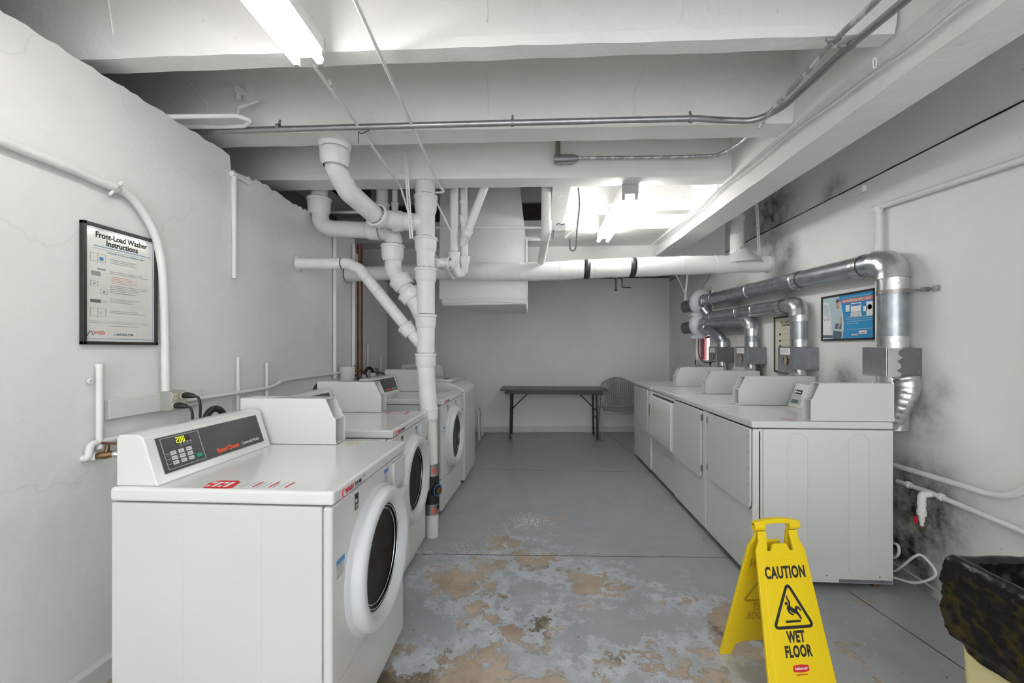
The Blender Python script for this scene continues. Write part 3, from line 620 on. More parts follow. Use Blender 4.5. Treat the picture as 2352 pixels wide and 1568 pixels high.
# ------------------------------------------------------------------ dryer exhausts
def exhaust(y0, y1, xc, zb, zt, r, label, foil):
    t = thing('lint_trap_box', (2.02, (y0+y1)/2, zb), label, 'lint trap', 'sheet metal lint boxes above the dryers')
    MB().box(xc, 2.118, y0, y1, zb, zt).build('box_body', M_boxD if foil == 2 or foil == 1 else M_box, t, .003)
    MB().box(xc-.006, xc, y0+.004, y1+.004, zb+(-.03 if not foil else 0), zt+.006).build('cover_plate', M_foil if foil == 1 else M_box, t, .002)
    ym = (y0+y1)/2
    if foil != 1:
        s = MB(); decal(s, (xc-.0065,y1-.03,zt-.058),(0,-1,0),(0,0,1),(y1-y0)*.62,.05); s.build('paper_notice', M_wht, t)
        s = MB(); [decal(s, (xc-.0072,y1-.036,zt-.018-.008*k),(0,-1,0),(0,0,1),(y1-y0)*.5,.002) for k in range(4)]; s.build('notice_lines', M_gry, t)
        MB().lathe([(0,0),(.036,0),(.036,.002)], (xc-.0062,ym,(zb+zt)/2-.02), (-1,0,0), 24).build('vent_hole', M_hole, t)
        l = MB(); random.seed(int(y0*100))
        pts = [(ym+.03*math.cos(a)*random.uniform(.5,1), (zb+zt)/2-.025+.05*math.sin(a)*random.uniform(.6,1)) for a in [2*math.pi*k/11 for k in range(11)]]
        l.prism(pts, 'x', xc-.011, xc-.0085); l.build('lint_clump', M_lint, t)
    else:
        n = 9; pts = [(2.0+.016*math.sin(k*2.3), zb+(zt-zb)*k/n) for k in range(n+1)]
        MB().prism([(xc-.004,zb)] + [(p[0],p[1]) for p in pts] + [(xc-.004,zt)], 'y', y0-.002, y0+.001).build('foil_tape', M_foil, t)
    s = MB(); [s.cyl((x,y0-.003,z),(x,y0+.001,z),.003,n=8) for x in (xc+.012,2.10) for z in (zb+.03,zt-.03)]; s.build('screw', M_chr, t)
    # short stub to the dryer below
    MB().tube(smooth([(2.03,ym,zb+.004),(2.035,ym,zb-.05),(2.045,ym,zb-.12),(2.05,ym+.01,zb-.30)], 5), [r*1.0]*6+[r*.95]*10, 20).build('outlet_stub', M_foil, t)
    return t
exhaust(2.404,2.575,1.941,1.172,1.332,.07,'lint box above the nearest dryer, half wrapped in crinkled foil tape',1)
exhaust(3.237,3.445,1.946,1.170,1.340,.06,'bare metal lint box under the second duct, right of the dryer instruction poster',0)
exhaust(3.944,4.170,1.950,1.183,1.342,.055,'bare metal lint box under the third duct, left of the dryer instruction poster',0)
exhaust(4.562,4.770,1.940,1.188,1.344,.052,'dark metal lint box farthest from the camera, beside the window',2)
def duct(path, rad, r, label, bands, foils, strap=None, elbow=None):
    P = fillet(path, rad, 9); o = P[0]
    t = thing('exhaust_duct', o, label, 'duct', 'galvanised dryer exhaust ducts')
    MB().tube(P, r, 28).build('duct_pipe', M_galv, t)
    for p, d in bands: MB().lathe([(r+.0005,-.012),(r+.004,-.010),(r+.001,-.004),(r+.004,0),(r+.001,.004),(r+.004,.010),(r+.0005,.012)], p, d, 32).build('crimp_band', M_galvL, t)
    for a, b in foils: MB().tube([a, V(a).lerp(V(b),.5), b], r+.002, 28, False).build('foil_tape', M_foil, t)
    if elbow:
        a, b = elbow; q = P[a:b]; MB().tube(q, [r+.006 + (.003 if k % 3 == 0 else 0) for k in range(len(q))], 28).build('elbow', M_galvL, t)
    return t
FX, FZ1, FZ2 = 2.0, 1.888, 1.618
d1 = duct([(2.035,2.49,1.330),(2.035,2.49,1.835),(2.03,5.02,1.905)], .11, .068, 'largest galvanised exhaust duct, rising from the foil wrapped box and running along the wall', [((2.03,4.05,1.878),(0,1,.03)),((2.031,3.35,1.859),(0,1,.03)),((2.03,4.85,1.9),(0,1,.03))],
    [((2.035,2.49,1.332),(2.035,2.49,1.40)),((2.035,2.49,1.66),(2.035,2.49,1.73)),((2.032,2.68,1.841),(2.032,2.74,1.842)),((2.031,3.28,1.857),(2.031,3.36,1.859))], elbow=(1,11))
q = MB().lathe([(.070,-.012),(.073,-.012),(.073,.012),(.070,.012)], (2.035,2.49,1.65), (0,0,1), 32).box(2.08,2.12,2.36,2.37,1.638,1.662)
q.tube([(2.035+.0,2.42,1.65),(2.09,2.39,1.65),(2.118,2.33,1.65)], .006, 8).box(2.110,2.119,2.305,2.335,1.635,1.665); q.build('strap_bracket', M_band, d1)
duct([(2.03,3.33,1.340),(2.03,3.33,1.672),(2.02,4.95,1.700),(1.97,5.0,1.80)], [.09,.05], .058, 'second galvanised exhaust duct from the camera, bending above the dryer instruction poster', [((2.025,3.95,1.683),(0,1,.02)),((2.022,4.25,1.688),(0,1,.02)),((2.022,4.85,1.69),(0,1,.02))],
    [((2.03,3.33,1.342),(2.03,3.33,1.40)),((2.03,3.33,1.54),(2.03,3.33,1.61)),((2.028,3.5,1.675),(2.027,3.56,1.676))], elbow=(1,11))
duct([(2.03,4.04,1.342),(2.03,4.04,1.592),(1.98,5.05,1.625)], .08, .055, 'third galvanised exhaust duct, straight into the lower fan', [((2.0,4.85,1.618),(-.03,1,.02))],
    [((2.03,4.04,1.344),(2.03,4.04,1.39)),((2.03,4.04,1.45),(2.03,4.04,1.52))], elbow=(1,11))
duct([(2.03,4.66,1.344),(2.03,4.66,1.44),(1.99,4.80,1.52),(1.96,5.04,1.58)], [.05,.07], .052, 'shortest galvanised exhaust duct, curving up behind the farthest lint box', [((1.975,4.93,1.555),(-.1,1,.3))], [((2.03,4.66,1.346),(2.03,4.66,1.40))])
for z, lb in ((FZ1, 'upper white inline duct fan hanging at the end of the long ducts'), (FZ2, 'lower white inline duct fan below the other one, above the window')):
    t = thing('inline_duct_fan', (FX, 5.14, z), lb, 'duct fan', 'inline fans on the exhaust ducts')
    MB().lathe([(.0,-.085),(.072,-.085),(.076,-.07),(.112,-.064),(.118,-.05),(.14,-.04),(.152,-.02),(.154,.02),(.145,.045),(.12,.075),(.08,.09)], (FX,5.14,z), (-.28,1,0), 40).build('fan_housing', M_fan, t)
    MB().lathe([(.150,-.008),(.156,-.006),(.156,.010),(.150,.012)], (FX,5.14,z), (-.28,1,0), 40).build('housing_rim', M_fan, t)
    MB().tube([(FX-.01,5.2,z),(FX-.05,5.33,z-.02),(FX-.10,5.42,z-.03)], .075, 24).build('rear_duct_collar', M_boxD, t)
    MB().lathe([(.068,-.10),(.084,-.095),(.096,-.072),(.10,-.060),(.066,-.058)], (FX,5.14,z), (-.28,1,0), 30).build('foil_tape', M_foil, t)
    MB().box(FX-.13,FX+.02,5.09,5.19,z-.17,z-.13).build('wiring_box', M_fan, t, .006)

# ------------------------------------------------------------------ drain pipes
def hub(p, d, r, h=.085, parent=None, m=None, name='hub'):
    d = V(d).normalized(); p = V(p)
    if parent is not None: MB().lathe([(r*.80,h*.53),(r*.90,h*.53),(r*.895,h*.57),(r*.80,h*.57)], p, d, 32).build('joint_line', M_seam, parent)
    return MB().lathe([(r*.80,-h*.62),(r*.93,-h*.45),(r*.98,-h*.30),(r,h*.05),(r*1.0,h*.30),(r*1.07,h*.33),(r*1.09,h*.42),(r*1.07,h*.5),(r*.97,h*.52),(r*.80,h*.52)], p, d, 36).build(name, m or M_pipe, parent)
SX, SY = -.785, 2.90
def zz(py, d=2.94): return CH + (HY-py)/F0*d
t = thing('drain_stack', (SX, SY, 0), 'thick white vertical drain pipe standing on the floor between second and third washer', 'pipe')
MB().cyl((SX+.045,SY,0),(SX+.045,SY,zz(1160)),.044).build('floor_pipe', mat('pipe_blistered_paint', (.74,.74,.72), .5, bump=1.0, scale=60, dirt=.6, dcol=(.3,.28,.25), dscale=30, dthr=.62), t)
MB().cyl((SX+.042,SY,zz(1095)),(SX+.03,SY,zz(955)),.045).build('lower_pipe', mat('pipe_blistered_white', (.76,.76,.74), .5, bump=1.0, scale=60), t)
MB().tube([(SX+.025,SY,zz(960)),(SX,SY,zz(850)),(SX,SY,zz(600)),(SX-.004,SY,2.30),(SX-.004,SY,2.80)], [.062,.063,.064,.069,.069], 32).build('stack_pipe', M_pipe, t)
for py, r, dx in ((950,.060,.026),(827,.072,.0),(738,.072,0),(632,.074,0),(562,.077,0)): hub((SX+dx,SY,zz(py)), (0,0,1), r, .095, t)
hub((SX,SY,zz(470)), (0,0,1), .078, .12, t)
MB().cyl((SX+.045,SY,zz(1165)),(SX+.042,SY,zz(1090)),.052).build('rubber_coupling', M_rub, t)
for py in (1075, 1165):
    q = MB().cyl((SX+.043,SY,zz(py+12)),(SX+.043,SY,zz(py-12)),.0535).build('clamp_band', M_band, t)
    decal_m = MB(); decal(decal_m, (SX+.062,SY-.0525,zz(py+7)), (.95,.32,0), (0,0,1), .022, .035, .001); plabel(decal_m.build('orange_label', M_org, q), 'orange label on the band')
c0 = V((SX+.082,SY-.022,zz(1122)))
MB().lathe([(0,.030),(.026,.030),(.027,.018)], c0, (.8,-.45,0), 24).build('cleanout_plug', M_brass, t)
MB().lathe([(.044,-.03),(.046,0),(.044,.012),(.030,.016),(.028,.014)], c0, (.8,-.45,0), 32).build('cleanout_socket', M_rub, t)
MB().tube([c0+V((.8,-.45,0)).normalized()*.014 + (V((.45,.8,0)).normalized()*math.cos(a)+V((0,0,1))*math.sin(a))*.038 for a in [2*math.pi*k/36 for k in range(37)]], .003, 8, False).build('blue_ring', M_blu, t)
# paint drips at stack joints are part of the material
# S-shaped pipe dropping from rib 3
pA = [at(768,305,Y=2.27), at(770,385,Y=2.32), at(800,440,Y=2.45), at(868,500,Y=2.74), at(925,508,Y=2.87), V((SX,SY,at(975,512,Y=2.90).z))]
t = thing('s_bend_drain_pipe', pA[0], 'thick white S-shaped drain pipe dropping from the ceiling rib into the stack', 'pipe')
P = fillet(pA, [.12,.12,.14,.05], 8); MB().tube(P, .061, 32).build('bend_pipe', M_pipe, t)
hub(at(769,356,Y=2.29), (0,0,1), .080, .105, t)
hub(at(869,498,Y=2.73), (pA[2]-pA[3]).normalized(), .074, .06, t)
hub(at(915,508,Y=2.86), (-1,0,0), .071, .07, t)
MB().lathe([(.10,.03),(.085,0),(.09,-.03),(.075,-.05)], at(769,322,Y=2.27), (0,0,1), 20).build('plaster_collar', M_ce, t)
# elbow pipe from behind rib 4
pB = [at(733,425,Y=3.10)+V((0,0,.25)), at(733,470,Y=3.08), at(738,515,Y=3.07), at(760,525,Y=3.06), at(880,530,Y=3.0), at(905,545,Y=2.98), at(903,620,Y=2.97), at(958,700,Y=2.93), V((SX,SY,at(978,742,Y=2.9).z))]
t = thing('elbow_drain_pipe', pB[0], 'white drain pipe with a left elbow, running right then stepping down into the stack', 'pipe')
MB().tube(fillet(pB, [.1,.07,.07,.08,.05,.10,.06], 7), .0605, 30).build('elbow_pipe', M_pipe, t)
hub(at(733,473,Y=3.08), (0,0,1), .083, .11, t); hub(at(859,528,Y=3.0), (1,0,0), .074, .09, t); hub(at(902,580,Y=2.97), (0,0,1), .079, .105, t)
dd_ = (pB[7]-pB[6]).normalized(); hub(at(925,650,Y=2.95), -dd_, .080, .07, t); hub(at(945,680,Y=2.94), -dd_, .082, .06, t)
# diagonal
pC = [at(684,605,X=-1.72), at(800,605,Y=2.93), at(826,618,Y=2.93), at(945,765,Y=2.90), at(975,800,Y=2.90)]
t = thing('diagonal_drain_pipe', pC[0], 'white drain pipe leaving the left wall and slanting down into the stack', 'pipe')
MB().tube(fillet(pC, [.06,.06,.03], 6), .0405, 28).build('slant_pipe', M_pipe, t)
dd_ = (pC[3]-pC[2]).normalized(); hub(at(937,757,Y=2.90), -dd_, .055, .07, t)
for px, py in ((845,640),(868,670)): 
    MB().lathe([(.042,-.003),(.0435,0),(.042,.003)], at(px,py,Y=2.915), dd_, 28).build('joint_seam', M_pipe, t)
for px, w_ in ((714,.006),(786,.004)): MB().lathe([(.0412,-w_),(.0418,0),(.0412,w_)], at(px,605,Y=2.92), (1,0,0), 28).build('rust_ring', mat('rust', (.20,.08,.03), .8, dirt=1, dcol=(.78,.785,.765), dscale=14, dthr=.5), t)
MB().lathe([(.060,.004),(.045,.012),(.041,.02)], at(684,605,X=-1.73), (1,0,0), 20).build('wall_collar', M_wl, t)
# long insulated pipe
YP = 3.67
pl = at(797,630,Y=YP); pr_ = at(1768,606,Y=YP)
t = thing('insulated_pipe', pl, 'long white canvas wrapped pipe crossing the room from wall to wall', 'pipe')
mb = MB(); N = 160; n = 28; pts = []; rs = []
for i in range(N+1):
    f = i/N; p = pl.lerp(pr_, f); p.z += .006*math.sin(f*9) - .012*math.sin(math.pi*min(1, max(0, (f-.25)/.35)))
    r = .066 if f < .2 else (.066 + (.082-.066)*min(1, (f-.2)/.12)); r -= .010*max(0, (f-.75))/.25*1.0
    pts.append(p); rs.append(r + .0022*noise.noise(V((f*40, 3, 1))))
mb.tube(pts, rs, n); 
for k, p in enumerate(mb.v): mb.v[k] = p + V((0, noise.noise(p*14)*.0035, noise.noise(p*14+V((9,9,9)))*.0035))
mb.build('canvas_wrap', M_wrap, t)
ax = (pr_-pl).normalized()
for px in (1353, 1453):
    c = at(px, 618, Y=YP); f = (c.x-pl.x)/(pr_.x-pl.x); c = pts[int(f*N)]; r = rs[int(f*N)]+.0045
    # tape only wraps the front half
    b = MB(); 
    for k in range(17):
        a = math.radians(-100+200*k/16 + 180); 
    vs = []
    for s_ in (-.025, .025):
        for k in range(17):
            a = math.radians(-85+170*k/16); vs.append(c + ax*(s_ + .004*math.sin(a)) + V((0,-math.cos(a),0))*r + V((0,0,1))*math.sin(a)*r)
    b.add(vs, [(k,k+1,18+k,17+k) for k in range(16)], True); plabel(b.build('tape_band', M_tape, t, solid=.0012), 'black tape band')
for f in (.355, .43, .52, .60, .71, .80, .88):
    k = int(f*N); MB().tube([pts[k]-ax*.003, pts[k], pts[k]+ax*.003], [rs[k]+.001,rs[k]+.0035,rs[k]+.001], 28, False).build('wrap_seam', M_wrap, t)
MB().lathe([(.0,.008),(.05,.006),(.074,-.002),(.078,-.012),(.07,-.02)], pr_-ax*.004, ax, 28).build('end_cap', M_pipeD, t)
# riser and domed saddle at its right end
pz = at(1693,575,Y=YP+.02)
t = thing('vent_riser', pz, 'grimy white riser pipe with a lumpy saddle on top of the long wrapped pipe', 'pipe')
MB().tube([pz+V((0,.0,-.05)), pz+V((.0,.0,.03)), at(1693,530,Y=3.72), at(1690,500,Y=3.75), at(1690,490,Y=3.76)+V((0,0,.35))], [.060,.056,.056,.058,.058], 24).build('riser_pipe', M_pipeD, t)
MB().lathe([(.17,-.07),(.155,-.035),(.115,.0),(.08,.03),(.06,.06)], pz+V((.03,0,-.05)), (0,0,1), 28).build('saddle', M_pipeD, t)
hub(at(1692,505,Y=3.75), (0,0,1), .066, .05, t, M_pipeD, 'ring')
# pair of vertical pipes with trap
t = thing('waste_pipe', at(1043,590,Y=3.15), 'slim white vertical pipe ending in a socket just right of the stack', 'pipe')
a = at(1043,425,Y=3.15)
MB().tube([a+V((0,0,.3)), at(1042,585,Y=3.15)], .033, 24).build('vertical_pipe', M_pipe, t)
hub(at(1043,592,Y=3.15), (0,0,1), .044, .08, t)
MB().tube(fillet([at(1043,590,Y=3.15), at(1044,612,Y=3.15), at(1030,606,Y=3.12), at(1000,604,Y=2.96)], .03, 5), .036, 24).build('side_branch', M_pipe, t)
hub(at(1022,605,Y=3.08), (1,0,0), .048, .07, t)
t = thing('trap_pipe', at(1064,595,Y=3.2), 'slim white jointed pipe with a U-shaped trap, second one right of the stack', 'pipe')
a = at(1064,425,Y=3.2)
MB().tube([a+V((0,0,.3)), at(1067,595,Y=3.2)], .028, 24).build('vertical_pipe', M_pipe, t)
for py, r, h in ((598,.041,.06),(562,.036,.03),(505,.034,.06),(465,.031,.02)): hub(at(1064.5 if py < 590 else 1067,py,Y=3.2), (0,0,1), r, h, t)
MB().tube(smooth([at(1067,605,Y=3.2), at(1066,622,Y=3.18), at(1056,630,Y=3.17), at(1050,618,Y=3.16), at(1047,605,Y=3.15)], 5), .030, 20).build('trap_bend', M_pipe, t)
t = thing('slanted_vent_pipe', at(1071,535,Y=3.12), 'slim white slanting pipe joining the trap pipe from upper right', 'pipe')
MB().tube([at(1124,400,Y=3.08), at(1073,535,Y=3.12)], .031, 24).build('slanted_pipe', M_pipe, t)
dd_ = (at(1124,400,Y=3.08)-at(1073,535,Y=3.12)).normalized(); hub(at(1073,535,Y=3.12), dd_, .038, .05, t)
MB().tube(smooth([at(1072,538,Y=3.13), at(1067,550,Y=3.16), at(1064,560,Y=3.19)], 4), .031, 20).build('wye_arm', M_pipe, t)
t = thing('offset_vent_pipe', at(1254,530,Y=3.15), 'white vertical pipe with a socket that kinks down onto the long wrapped pipe', 'pipe')
a = at(1254,425,Y=3.12)
MB().tube([a+V((0,0,.3)), at(1254,512,Y=3.15)], .036, 24).build('upper_pipe', M_pipe, t)
MB().tube(fillet([at(1255,508,Y=3.15), at(1255,535,Y=3.16), at(1243,600,Y=3.60)], .04, 6), .033, 24).build('lower_pipe', M_pipe, t)
MB().tube(fillet([at(1255,508,Y=3.15), at(1255,532,Y=3.155), at(1252,545,Y=3.21)], .02, 5), .040, 24).build('socket', M_pipe, t)
# stubs seen in the clutter behind the ceiling rib
for px, r, z1, lb in ((878,.042,490,'short white pipe stub behind the S-shaped pipe with hub'),(907,.020,487,'thin white capped stub hanging just left of the strap')):
    a = at(px,425,Y=3.05); t = thing('pipe_stub', at(px,z1,Y=3.05), lb, 'pipe')
    MB().tube([a+V((0,0,.3)), at(px,z1,Y=3.05)], r, 20).build('stub_pipe', M_pipeD, t)
    hub(at(px,z1-12,Y=3.05), (0,0,1), r*1.25, .06, t, M_pipeD)
# horizontal rod and beams behind stack
tag(MB().tube([at(998,522,Y=3.35), at(1250,523,Y=3.35)], .010, 12).build('support_rod', M_pipe), 'thin white horizontal rod crossing behind the vertical pipes', 'rod')
tag(MB().tube([at(757,487,Y=3.45), at(870,487,Y=3.45)], .013, 12).build('cross_pipe', M_pipe), 'thin white horizontal pipe behind the elbow pipe', 'pipe')
# perforated strap hangers
def strap(a, b, wd, label, twist=0, m=M_pipe):
    a, b = V(a), V(b); L_ = (b-a).length; d = (b-a).normalized(); sd = V((0,1,0)).cross(d).normalized(); nn = d.cross(sd)
    mb = MB(); n_ = int(L_/.014); hs = .0035; mb_v = []
    for i in range(n_):
        o = a + d*(L_*i/n_); st_ = L_/n_; e = wd/2
        # cell with a square hole
        P8 = [o-sd*e, o+sd*e, o+sd*e+d*st_, o-sd*e+d*st_]; c = o + d*st_*.5
        Q8 = [c-sd*hs-d*hs, c+sd*hs-d*hs, c+sd*hs+d*hs, c-sd*hs+d*hs]
        mb.add(P8+Q8, [(0,1,5,4),(1,2,6,5),(2,3,7,6),(3,0,4,7)])
    o = mb.build('hanger_strap', m, solid=.0015); return tag(o, label, 'hanger strap')
strap(at(930,345,Y=2.70), at(945,548,Y=2.80), .026, 'white perforated metal strap hanging in front of the big pipes')
strap(at(1738,468,Y=3.62), at(1744,583,Y=3.62), .024, 'perforated strap holding the right end of the long wrapped pipe', m=M_pipeD)
strap(at(1580,615,Y=4.75), at(1573,690,Y=4.95), .020, 'perforated strap holding the upper duct fan')
# hook and flexible conduit near the rear lamp
a = [at(1328,430,Y=3.08), at(1331,470,Y=3.08), at(1326,520,Y=3.08), at(1323,565,Y=3.08), at(1318,575,Y=3.08), at(1310,572,Y=3.08), at(1309,548,Y=3.08)]
tag(MB().tube(smooth(a, 6), [.004+.0018*abs(math.sin(k*1.3)) for k in range(37)], 8).build('wire_hook', mat('rusty_wire', (.20,.19,.17), .8, var=.4)), 'dark wire hook hanging from the ceiling left of the rear lamp', 'hook')
fl = smooth([at(1413,466,Y=3.35), at(1385,478,Y=3.3), at(1350,505,Y=3.25), at(1297,545,Y=3.2)], 22)
tag(MB().tube(fl, [.011 if k % 2 else .0135 for k in range(len(fl))], 14).build('flexible_conduit', M_pipe), 'ribbed white flexible conduit curving to the rear lamp', 'conduit')
t = thing('junction_box', at(1283,520,Y=3.2), 'small open junction box on the side of the ceiling trimmer', 'junction box'); c = at(1283,522,Y=3.2)
MB().box(c.x-.03,c.x+.055,c.y-.03,c.y+.03,c.z-.035,c.z+.015).build('box_body', M_pipe, t, .004)
MB().tube([c+V((-.02,-.032,.012)), c+V((0,-.036,.02)), c+V((.02,-.034,.008)), c+V((.045,-.032,.018))], .004, 8).build('wires', M_boxD, t)
# white boxed chase coming through the ceiling
t = thing('boxed_duct_chase', (-.58, 4.1, 1.79), 'wide white boxed duct dropping from the ceiling behind the pipes', 'duct')
mb = MB(); L0, R0, R1 = at(1009,690,Y=3.85).x, at(1209,688,Y=3.85).x, at(1182,440,Y=3.9).x
def ring(y, xl, xr, z): return [(xl, y, z), (xr, y, z)]
vs = [(L0,3.85,1.795),(R0,3.85,1.795),(R0,3.86,2.3),(L0,3.86,2.3),(L0,3.9,3.3),(R1,3.9,3.3), (L0,4.08,3.3),(R1,4.08,3.3),(L0,4.08,2.0),(R0,4.08,2.0),(L0+.0,4.08,1.74),(R0,4.08,1.76)]
mb.add(vs, [(0,1,2,3),(3,2,5,4),(4,5,7,6),(6,7,9,8),(8,9,11,10),(0,10,11,1),(0,3,8,10),(3,4,6,8),(1,11,9,2),(2,9,7,5)]); mb.build('chase_panel', M_ce, t)
MB().tube([(L0+.04,3.83,1.745),((L0+R0)/2,3.83,1.775),(R0+.005,3.84,1.755)], .006, 8).build('bottom_lip', M_ce, t)
mb = MB().add([(L0+.03,3.86,1.735),(R0,3.86,1.745),(R0,4.42,1.70),(L0+.35,4.42,1.70),(L0+.03,3.84,1.79),(R0,3.84,1.795),(R0,4.42,2.45),(L0+.1,4.42,2.45)], [(0,3,2,1),(4,5,6,7),(0,1,5,4),(1,2,6,5),(2,3,7,6),(3,0,4,7)]); mb.build('lower_flap', M_ce, t)
MB().box(R0-.004,R0+.010,3.845,3.87,1.80,2.35).build('edge_trim', M_pipe, t, .002)

# ------------------------------------------------------------------ ceiling conduits
def run(name, pts, r, m, label, cat='conduit', rad=.12, clips=(), n=14, sm=False):
    t = thing(name, pts[0], label, cat); P = smooth(pts, 8) if sm else fillet(pts, rad, 8)
    MB().tube(P, r, n).build('tubing', m, t)
    for c, d, up in clips:
        c = V(c); q = MB().lathe([(r+.0005,-.008),(r+.0025,-.008),(r+.0025,.008),(r+.0005,.008)], c, d, 20)
        u_ = V(up); q.tube([c+u_*(r+.002), c+u_*(r+.028)], .006, 8); q.build('clip', M_cast if m in (M_emt, M_emtw) else m, t)
        MB().cyl(c+u_*(r+.018)-V((0,.0,.004)), c+u_*(r+.018)-V((0,.0,.012)), .005, n=8).build('screw', M_cast, t)
    return t
zc = 2.475
p = [at(442,302,Y=2.085), at(1180,282,Y=2.085), at(1600,272,Y=2.085), at(1660,276,Y=2.12), at(1735,278,Y=2.12), at(1800,245,Z=zc), at(1880,172,Z=zc), at(1950,107,Z=zc), at(2080,0,Z=zc), at(2300,-190,Z=zc)]
run('main_conduit', p, .0150, M_emt, 'thick grey steel conduit crossing below the ceiling rib then turning along the beam', clips=[(at(640,292,Y=2.085),(1,0,0),(0,.3,1)),(at(1177,282,Y=2.085),(1,0,0),(0,.3,1)),(at(1587,273,Y=2.085),(1,0,0),(0,.3,1)),(at(1953,105,Z=zc),(0,1,0),(-1,0,0))], rad=.12)
p2 = [at(1328,363,Y=2.78), at(1600,359,Y=2.78), at(1665,348,Y=2.7), at(1735,300,Y=2.35), at(1765,262,Z=2.455), at(1850,170,Z=2.455), at(1915,95,Z=2.455), at(2015,0,Z=2.455), at(2180,-170,Z=2.455)]
run('thin_conduit', p2, .0105, M_emtw, 'thin paint splashed conduit crossing in front of the thick one', clips=[(at(1922,90,Z=2.455),(0,1,0),(-1,0,0))], sm=True)
t = thing('conduit_body', at(1300,365,Y=2.78), 'grey cast conduit elbow fitting on the ceiling rib face with upright stub', 'conduit fitting'); c = at(1299,365,Y=2.78)
q = MB().tube([c+V((-.075,0,0)), c+V((.055,0,0)), c+V((.085,0,0))], [.030,.028,.018], 16); q.build('fitting_body', M_cast, t, .003)
MB().box(c.x-.068,c.x+.05,c.y-.018,c.y+.018,c.z-.034,c.z-.026).build('cover_plate', M_emt, t, .006)
MB().tube([c+V((-.05,.005,.02)), c+V((-.05,.01,.13))], .016, 16).build('upright_stub', mat('weathered_stub', (.27,.26,.21), .5, .5), t)
# thin white tubes running away from the camera
run('thin_ceiling_tube', [at(722,152,Z=2.475), at(830,300,Z=2.475), at(920,428,Z=2.475), at(948,520,Y=2.9), at(1042,640,Y=3.3)], .0075, M_pipe, 'thin white tube running away from the end of the front lamp', 'tube', .05, clips=[(at(762,203,Z=2.475),(0,1,0),(-.3,0,1))])
run('kinked_ceiling_tube', [at(760,-110,Z=2.475), at(815,0,Z=2.475), at(1010,428,Z=2.475), at(1022,441,Y=2.95), at(992,443,Y=2.95), at(1030,520,Y=3.1), at(1050,560,Y=3.2)], .0075, M_pipe, 'thin white tube right of the front lamp, kinking at the third rib', 'tube', .02)
c = at(832,303,Z=2.47); tag(MB().tube(smooth([c+V((.03,.02,.02)), c+V((.012,-.004,-.006)), c+V((-.004,-.006,-.012)), c+V((-.02,.0,.0)), c+V((-.03,.02,-.05))], 5), .0022, 6).build('tie_wire', M_rub), 'thin black tie wire twisted round the white ceiling tube under the conduit', 'wire')
# cable bundle on the beam
t = thing('cable_bundle', (1.28, 2.5, 2.44), 'bundle of thin white cables strung along the side of the long beam', 'cable')
cb = [V((1.337-.0165*(p_.y-1.3), p_.y, p_.z)) for p_ in (at(2260,-45,X=1.30), at(2200,0,X=1.30), at(2010,150,X=1.30), at(1830,285,X=1.295), at(1652,432,X=1.29), at(1580,500,X=1.285), at(1503,560,X=1.28))]
for k, (dx, dzz) in enumerate(((0,0),(-.004,.012),(-.002,.022),(.0,-.010))):
    MB().tube([p_ + V((dx, 0, dzz + .004*math.sin(i*1.1+k*2))) for i, p_ in enumerate(smooth(cb, 6))], .0032, 6).build('cable', M_pipe if k else M_lgr, t)
for px, py in ((2010,148),(1650,430)):
    c = at(px,py,X=1.30); MB().tube([c+V((-.002+.016*math.cos(a)*.4,0.0,.006+.02*math.sin(a))) for a in [2*math.pi*k/16 for k in range(17)]], .0025, 6, False).build('cable_clip', M_pipe, t)
# white pipe on the gap over the left wall
run('bent_wall_pipe', [at(380,268,Y=1.86), at(545,266,Y=1.98), at(580,278,Y=2.02), at(560,289,Y=2.05), at(425,292,Y=2.05)], .0115, M_pipe, 'white U-bent pipe poking out above the left wall', 'pipe', .035)
run('cut_pipe_end', [at(545,268,Y=2.0), at(548,247,Y=2.03), at(592,232,Y=2.1)], .0085, M_pipe, 'short cut pipe end pointing right above the U-bent pipe', 'pipe', .02)
t = thing('capped_nipple', at(547,210,Y=2.1), 'small white capped nipple on the ceiling rib above the cut pipe end', 'pipe fitting'); c = at(547,205,Y=2.1)
MB().cyl(c+V((0,.06,.02)), c+V((0,-.0,-.004)), .022, .02).build('cap', M_ce, t); MB().cyl(c+V((0,0,-.02)), c+V((0,0,-.055)), .012).build('nipple', M_ce, t)

# ------------------------------------------------------------------ left wall services
XL = -1.73
p = [V((XL+.028, p_.y, p_.z)) for p_ in (at(-160,255,X=XL+.028), at(0,322,X=XL+.028), at(262,433,X=XL+.028), at(374,520,X=XL+.028), at(378,900,X=XL+.028))]
p = [V((XL+.028, -.5, p[1].z+.01)), p[1], at(225,415,X=XL+.028), at(300,452,X=XL+.028), at(350,525,X=XL+.028), at(370,600,X=XL+.028), at(377,700,X=XL+.028), at(381,903,X=XL+.028)]
run('wall_conduit', p, .0165, M_pipe, 'white painted conduit arching around the washer poster down to the outlet box', sm=True, clips=[(at(266,433,X=XL+.028),(0,1,-.7),(0,-.57,-.8)), (at(266,433,X=XL+.028),(0,1,-.7),(0,.57,.8))])
t = thing('mounting_board', (XL, 1.8, 1.1), 'white painted wooden board behind the outlet box', 'board')
a, b, c = at(250,945,X=XL+.02), at(360,930,X=XL+.02), at(455,915,X=XL+.02)
MB().box(XL+.001, XL+.022, a.y, c.y+.02, 1.045, 1.125).build('board', M_wood, t, .003)
t = thing('outlet_box', (XL+.022, 1.88, 1.05), 'grey metal outlet box with two plugs above the nearest washer console', 'electrical outlet')
y0, y1 = at(362,930,X=XL+.03).y, at(420,930,X=XL+.07).y+.01
MB().box(XL+.022, XL+.075, y0+.02, y1, 1.045, 1.135).build('box_body', M_galvL if False else mat('outlet_box_paint', (.42,.42,.39), .5, .3, dirt=.3, dscale=20), t, .004)
